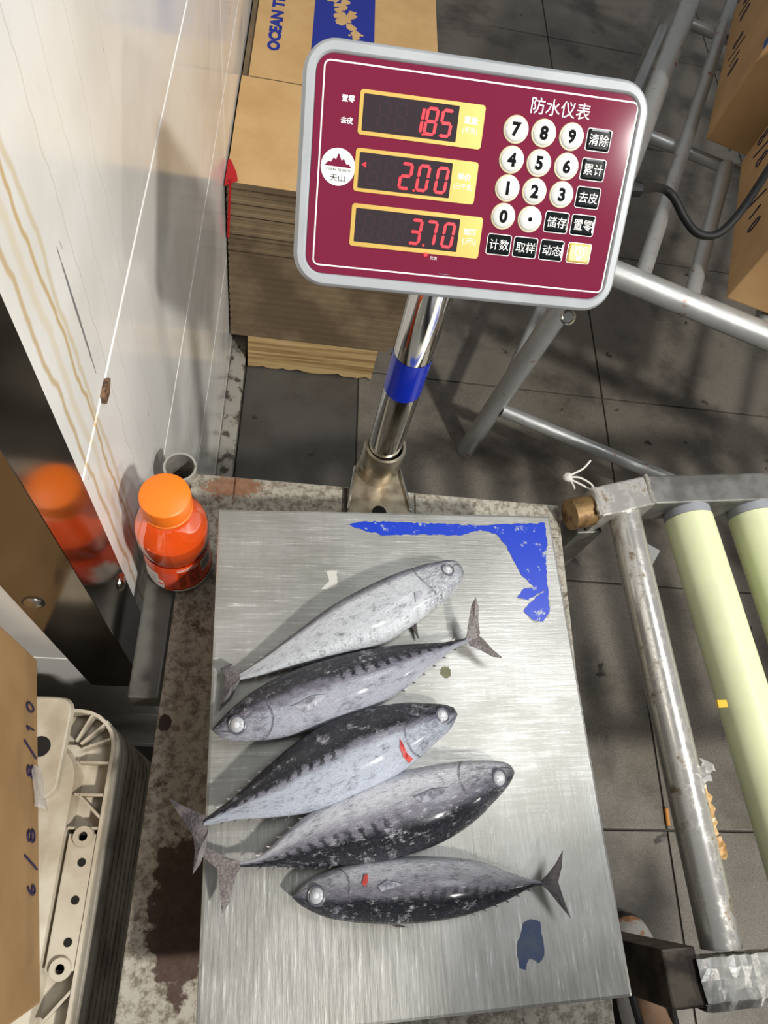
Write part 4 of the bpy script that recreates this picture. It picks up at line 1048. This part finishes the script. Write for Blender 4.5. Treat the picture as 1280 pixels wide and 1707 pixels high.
# ================================================================== CRATES AND BOX LOWER LEFT
ZK = ZP - .12; cu1, cv1 = -.0985, .2245; CW, CL, PITCH = .36, .50, .0285
nst = 23; CC = (cu1 - CW / 2, cv1 - CL / 2)
def crate_loop(inset, z, r=.035): return [MW @ Vector((x, y, z)) for x, y in rrect(CW - 2 * inset, CL - 2 * inset, max(r - inset, .006), 6, *CC)]
def crate_rim(bm, z, h=.022):
    loft(bm, [crate_loop(.0005, z - h), crate_loop(0, z - .004), crate_loop(.0006, z), crate_loop(.0034, z), crate_loop(.004, z - .003), crate_loop(.004, z - h)], False, False)
stack_labels = 'nested white plastic crate stacked under the handwritten box'
proto_rim = proto_body = None
for i in range(nst):
    zt_ = ZK - PITCH * i
    if zt_ - .026 < 0: break
    top = i == 0
    o = thing('plastic_crate', 'white plastic crate upside down on top of its stack, ribs around the rim' if top else 'nested white plastic crate, ' + ORD[i] + ' from the top of its stack', 'crate', W(CC[0], CC[1], zt_ - .024), 'nested plastic crates beside the stand')
    if top or i == 1:
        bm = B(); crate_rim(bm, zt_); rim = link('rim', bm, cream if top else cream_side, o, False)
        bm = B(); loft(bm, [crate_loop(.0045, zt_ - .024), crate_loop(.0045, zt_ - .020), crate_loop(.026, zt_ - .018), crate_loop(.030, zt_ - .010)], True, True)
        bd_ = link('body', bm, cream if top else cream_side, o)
        if i == 1: proto_rim, proto_body, z1_ = rim, bd_, zt_
    else:
        for src in (proto_rim, proto_body):
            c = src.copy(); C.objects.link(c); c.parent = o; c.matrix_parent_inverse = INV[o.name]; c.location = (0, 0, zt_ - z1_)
    if top:
        # domed bottom panel
        bm = B(); R_ = []
        for ins, zz, rr in ((.026, -.018, .03), (.030, -.002, .03), (.040, .006, .03), (.052, .0075, .03)):
            R_.append([MW @ Vector((x, y, zt_ + zz)) for x, y in rrect(CW - 2 * ins, CL - 2 * ins, rr, 6, *CC)])
        loft(bm, R_, False, True); link('bottom_panel', bm, cream, o, False)
        # raised corner pad with a hole
        pc = MW.inverted() @ onz(66, 1245, zt_ + .008)
        bm = B(); loft(bm, [[MW @ Vector((x, y, zt_ + q)) for x, y in rrect(.060 - e, .085 - e, .012, 5, pc.x - .008, pc.y)] for q, e in ((.006, 0), (.010, .003), (.0105, .006))]); pad = link('corner_pad', bm, cream, o)
        bm = B(); prism(bm, circ(.0085, 24, pc.x + .001, pc.y), zt_ + .0106, zt_ + .0109, MW); link('pad_hole', bm, hole_m, pad)
        # ribs between rim and panel
        def rib(a, b): 
            bm = B(); sqtube(bm, MW @ Vector((*a, zt_ - .010)), MW @ Vector((*b, zt_ - .010)), .018, .0022, (0, 0, 1), .0003)
            link('rib', bm, cream, o)
        ue, ve = cu1, cv1
        for q in range(1, 9): rib((ue - .03 - .034 * q, ve - .003), (ue - .03 - .034 * q, ve - .028))
        rib((ue - .010, ve - .010), (ue - .030, ve - .030)); rib((ue - .024, ve - .0035), (ue - .034, ve - .028)); rib((ue - .0035, ve - .024), (ue - .028, ve - .034))
        for q in range(3): rib((ue - .003, ve - .045 - .026 * q), (ue - .028, ve - .045 - .026 * q))
        # flat ledge with holes and two bosses on the long side
        l0 = (MW.inverted() @ onz(160, 1390, zt_)); l1 = (MW.inverted() @ onz(125, 1620, zt_))
        bm = B(); box(bm, (ue - .026, l1.y, zt_ - .012), (ue - .0035, l0.y, zt_ - .0015), MW, .001); led = link('ledge', bm, cream, o)
        for q in (.22, .50, .80):
            bm = B(); prism(bm, circ(.0033, 16, ue - .012, l0.y + (l1.y - l0.y) * q), zt_ - .0015, zt_ - .0012, MW); link('ledge_hole', bm, hole_m, led)
        for yy in (l0.y - .002, l1.y + .002):
            bm = B(); lathe(bm, [(.0036, -.004), (.0036, .0025), (.0078, .0025), (.0084, .001), (.0084, -.012)], MW @ Vector((ue - .014, yy, zt_)), 24); bo = link('boss', bm, cream, o, False)
            bm = B(); lathe(bm, [(0, 0), (.0037, 0)], MW @ Vector((ue - .014, yy, zt_ - .0015)), 20); link('boss_hole', bm, hole_m, bo)
        rib((ue - .003, l0.y + .012), (ue - .024, l0.y + .030)); rib((ue - .003, l1.y - .012), (ue - .022, l1.y - .034))
# handwritten box standing on the crates
zx = ZK + .0110
a = onz(62, 1092, zx); b = onz(68, 1672, zx); ld = (a - b).normalized(); lw = Vector((-ld.y, ld.x, 0))
o, M = carton('cardboard_box', 'yellow-brown cardboard box marked 8/10 and 6/8 standing on the white crates', b, ld, lw, (a - b).length - .004, .20, .23, card_d, .002)
bm = B()
nrm = Vector((ld.y, -ld.x, 0))
write(bm, '8/10', Vector(M @ Vector((.158, -.0008, .018))), ld, (0, 0, 1), .020, .0008, .85); tag(link('handwriting', bm, ink_black, o), kind='stuff'); bm = B()
write(bm, '6/8', Vector(M @ Vector((.072, -.0008, .018))), ld, (0, 0, 1), .020, .0008, .95); tag(link('handwriting', bm, ink_black, o), kind='stuff')
bm = B(); strip(bm, [M @ Vector((.150 + .003 * math.sin(k * 1.3), -.0015 - .0012 * k, .026 - .009 * k)) for k in range(5)], .030, .0015, 5, up=Vector(nrm)); link('loose_tape', bm, clear_wrap, o)

# ================================================================== LITTER ON THE FLOOR
bm = B(); c = Vector((.810, .123, .0045)); d = Vector((.10, .99, 0)).normalized(); tube(bm, [c - d * .015, c - d * .0148, c + d * .015], [.003, .0038, .0038], 12)
cg = tag(link('cigarette_butt', bm, filter_m, None, True), 'orange cigarette butt on the floor under the end bar', 'cigarette butt')
c = onz(1078, 922, .002); bm = B(); prism(bm, [(c.x - .022, c.y + .02), (c.x - .014, c.y + .036), (c.x + .034, c.y + .006), (c.x + .002, c.y - .034), (c.x - .02, c.y - .02)], .001, .0025)
tag(link('paper_scrap', bm, paper_m), 'white paper scrap on the floor between bar and roller', 'paper')
for i, (x, y, l) in enumerate(((1105, 226, 'wood splinter on the floor right of the display'), (1028, 871, 'yellowish crumb on the floor beside the end bar'))):
    c = onz(x, y, .004); bm = B(); s = .022 if i == 0 else .010
    loft(bm, [[c + Vector((k * s, -k * s * .5, 0)) + Vector((0, math.cos(a_) * r, math.sin(a_) * r)) for a_ in [2 * PI * j / 7 for j in range(7)]] for k, r in ((-1, .001), (-.5, .0035), (.2, .004), (1, .0015))])
    tag(link('floor_crumb', bm, simple('crumb', rgb(190, 150, 96), .8)), l, 'scrap')

# ================================================================== THE PERSON AT THE LOWER RIGHT
skin_m = simple('skin', rgb(204, 164, 134), .5, 0, rgb(192, 150, 120), 20)
black_cloth = simple('black_trousers', rgb(20, 20, 22), .85)
shirt_m = simple('dark_shirt', rgb(44, 50, 62), .85)
hair_m = simple('black_hair', rgb(18, 15, 13), .5)
shoe_m = simple('white_shoe', rgb(222, 216, 210), .45, 0, rgb(206, 150, 112), 26, .5, .56)
sole_m = simple('dark_sole', rgb(48, 44, 42), .6)
PX, PY = .675, -.410
PE = thing('person', 'person in black trousers and low white shoes standing beside the scale', 'person', (PX, PY, 0))
def skin_mesh(name, V, E, Rr, m, parent, sub=2):
    me = bpy.data.meshes.new(name); me.from_pydata([tuple(v) for v in V], E, []); 
    o = bpy.data.objects.new(name, me); C.objects.link(o)
    o.modifiers.new('skin', 'SKIN'); 
    if not me.skin_vertices: 
        bpy.context.view_layer.objects.active = o
    sv = me.skin_vertices[0].data
    for i, r in enumerate(Rr): sv[i].radius = (r, r) if not isinstance(r, tuple) else r
    sv[0].use_root = True
    sd = o.modifiers.new('sub', 'SUBSURF'); sd.levels = sub; sd.render_levels = sub
    dg = bpy.context.evaluated_depsgraph_get(); ev = o.evaluated_get(dg); nm = bpy.data.meshes.new_from_object(ev)
    o.modifiers.clear(); o.data = nm; bpy.data.meshes.remove(me)
    nm.materials.clear(); nm.materials.append(m)
    for p in nm.polygons: p.use_smooth = True
    o.parent = parent; o.matrix_parent_inverse = INV[parent.name]
    return o
fxR, fxL = .682, .525; FY = {.682: .150, .525: -.02}
def hand(V, E, R_, wi, w, d, side):
    """palm and five curled fingers from wrist vertex wi at w, pointing along d"""
    V.append(w + d * .05); R_.append((.030, .014)); E.append((wi, len(V) - 1)); p = len(V) - 1
    V.append(w + d * .09); R_.append((.034, .012)); E.append((p, len(V) - 1)); kn = len(V) - 1
    sx = Vector((0, 1, 0))
    for k, L in enumerate((.068, .078, .072, .058)):
        b = w + d * .095 + sx * ((1.5 - k) * .018)
        pr = kn
        for f_, fr_ in ((.15, 0), (.6, .010), (1.0, .026)):
            V.append(b + d * L * f_ + Vector((-side * fr_, 0, 0))); R_.append(.0085 - .0018 * f_); E.append((pr, len(V) - 1)); pr = len(V) - 1
    pr = p
    for q in (d * .03 + sx * .035, d * .06 + sx * .050, d * .085 + sx * .048):
        V.append(w + d * .02 + q); R_.append(.0095); E.append((pr, len(V) - 1)); pr = len(V) - 1
V, E, R_ = [], [], []
def av(p, r, link_to=None):
    V.append(Vector(p)); R_.append(r)
    if link_to is not None: E.append((link_to, len(V) - 1))
    return len(V) - 1
hip = av((PX, PY, .92), (.14, .095)); wa = av((PX, PY + .01, 1.06), (.125, .085), hip); ch = av((PX, PY + .005, 1.26), (.150, .095), wa); up_ = av((PX, PY, 1.38), (.13, .08), ch)
nk = av((PX, PY + .015, 1.46), .052, up_); hd0 = av((PX, PY + .03, 1.53), (.066, .074), nk); hd1 = av((PX, PY + .035, 1.60), (.076, .090), hd0); hd2 = av((PX, PY + .03, 1.66), (.062, .076), hd1)
for s, fx in ((1, fxR), (-1, fxL)):
    th = av((PX + s * .085, PY, .84), .078, hip); fy = FY[fx]; kn_ = av((fx - .005, PY + .025 + fy * .6, .48), .050, th); ca = av((fx, PY - .005 + fy * .8, .34), .048, kn_); an = av((fx, PY + .045 + fy, .075), .034, ca)
    ins = av((fx, PY + .085 + fy, .045), (.036, .030), an); av((fx + .004, PY + .175 + fy, .022), (.040, .018), ins)
    sh = av((PX + s * .185, PY - .005, 1.36), .052, up_); el = av((PX + s * .235, PY - .03, 1.09), .040, sh); wr = av((PX + s * .225, PY + .10, .88), (.027, .022), el)
    hand(V, E, R_, wr, Vector(V[wr]), Vector((0, .45, -.89)).normalized(), s)
body = skin_mesh('body', V, E, R_, skin_m, PE)
# nose, ears, eyes
hc = Vector((PX, PY + .035, 1.585))
for nm, c, r, m_ in (('nose', hc + Vector((0, .098, -.012)), (.014, .022, .020), skin_m), ('ear', hc + Vector((.078, .0, -.005)), (.008, .018, .030), skin_m), ('ear', hc + Vector((-.078, .0, -.005)), (.008, .018, .030), skin_m),
                   ('eye', hc + Vector((.030, .080, .014)), (.012, .008, .008), eye_p), ('eye', hc + Vector((-.030, .080, .014)), (.012, .008, .008), eye_p), ('mouth', hc + Vector((0, .083, -.050)), (.022, .007, .006), simple('lips', rgb(150, 80, 72), .5))):
    bm = B(); bmesh.ops.create_uvsphere(bm, u_segments=14, v_segments=10, radius=1, matrix=Matrix.Translation(c) @ Matrix.Diagonal((*r, 1))); link(nm, bm, m_, PE, True)
bm = B(); bmesh.ops.create_uvsphere(bm, u_segments=24, v_segments=16, radius=1, matrix=Matrix.Translation(hc + Vector((0, -.030, .048))) @ Matrix.Diagonal((.084, .092, .078, 1)))
link('hair', bm, hair_m, PE, True)
V, E, R_ = [], [], []
h0 = av((PX, PY, .94), (.155, .108)); av((PX, PY + .005, 1.06), (.142, .10), h0)
for s, fx in ((1, fxR), (-1, fxL)):
    fy = FY[fx]; th = av((PX + s * .088, PY, .83), .098, h0); k1 = av((fx - .005, PY + .025 + fy * .6, .48), .074, th); k2 = av((fx, PY - .003 + fy * .85, .28), .066, k1); av((fx - .016, PY + .056 + fy, .085), .060, k2)
skin_mesh('trousers', V, E, R_, black_cloth, PE)
V, E, R_ = [], [], []
c0_ = av((PX, PY + .005, 1.22), (.172, .118)); w0_ = av((PX, PY + .008, 1.05), (.152, .112), c0_); b0_ = av((PX, PY + .004, .92), (.172, .126), w0_); av((PX, PY + .004, .82), (.172, .128), b0_); u0_ = av((PX, PY, 1.39), (.165, .112), c0_); av((PX, PY + .010, 1.475), .072, u0_)
for s in (1, -1):
    a_ = av((PX + s * .185, PY - .005, 1.375), .074, u0_); b_ = av((PX + s * .232, PY - .03, 1.10), .054, a_); av((PX + s * .229, PY + .05, .975), .046, b_)
skin_mesh('shirt', V, E, R_, shirt_m, PE)
for fx in (fxR, fxL):
    # sole and upper of a low slip-on shoe, toe to +y
    out = [(fx + x, PY + FY[fx] + y) for x, y in ((-.034, -.045), (.0, -.058), (.034, -.045), (.040, .03), (.046, .12), (.044, .18), (.028, .222), (.004, .236), (-.022, .224), (-.040, .18), (-.044, .12), (-.038, .03))]
    sm = smooth_path([Vector((*p, 0)) for p in out + [out[0]]], 4)[:-1]; cx_s, cy_s = fx, PY + FY[fx] + .09
    bm = B(); loft(bm, [[(p.x, p.y, zz) for p in sm] for zz in (0, .004, .020, .022)]); so = link('shoe_sole', bm, sole_m, PE, True)
    def ins(k, zz, toe=0): 
        L = []
        for p in sm:
            q = Vector(((p.x - cx_s) * k + cx_s, (p.y - cy_s) * k + cy_s, zz)); q.z += toe * max(0, (PY + FY[fx] + .16 - p.y)) * .16
            L.append(q)
        return L
    bm = B(); loft(bm, [ins(.965, .021), ins(.97, .034, .5), ins(.90, .046, 1), ins(.76, .054, 1), ins(.62, .052, 1), ins(.60, .046, 1)], False, False); link('shoe_upper', bm, shoe_m, PE, True)
    bm = B(); lp = ins(.70, .0535, 1); tube(bm, lp + [lp[0]], .0062, 8, caps=False); link('shoe_collar', bm, sole_m, PE, True)
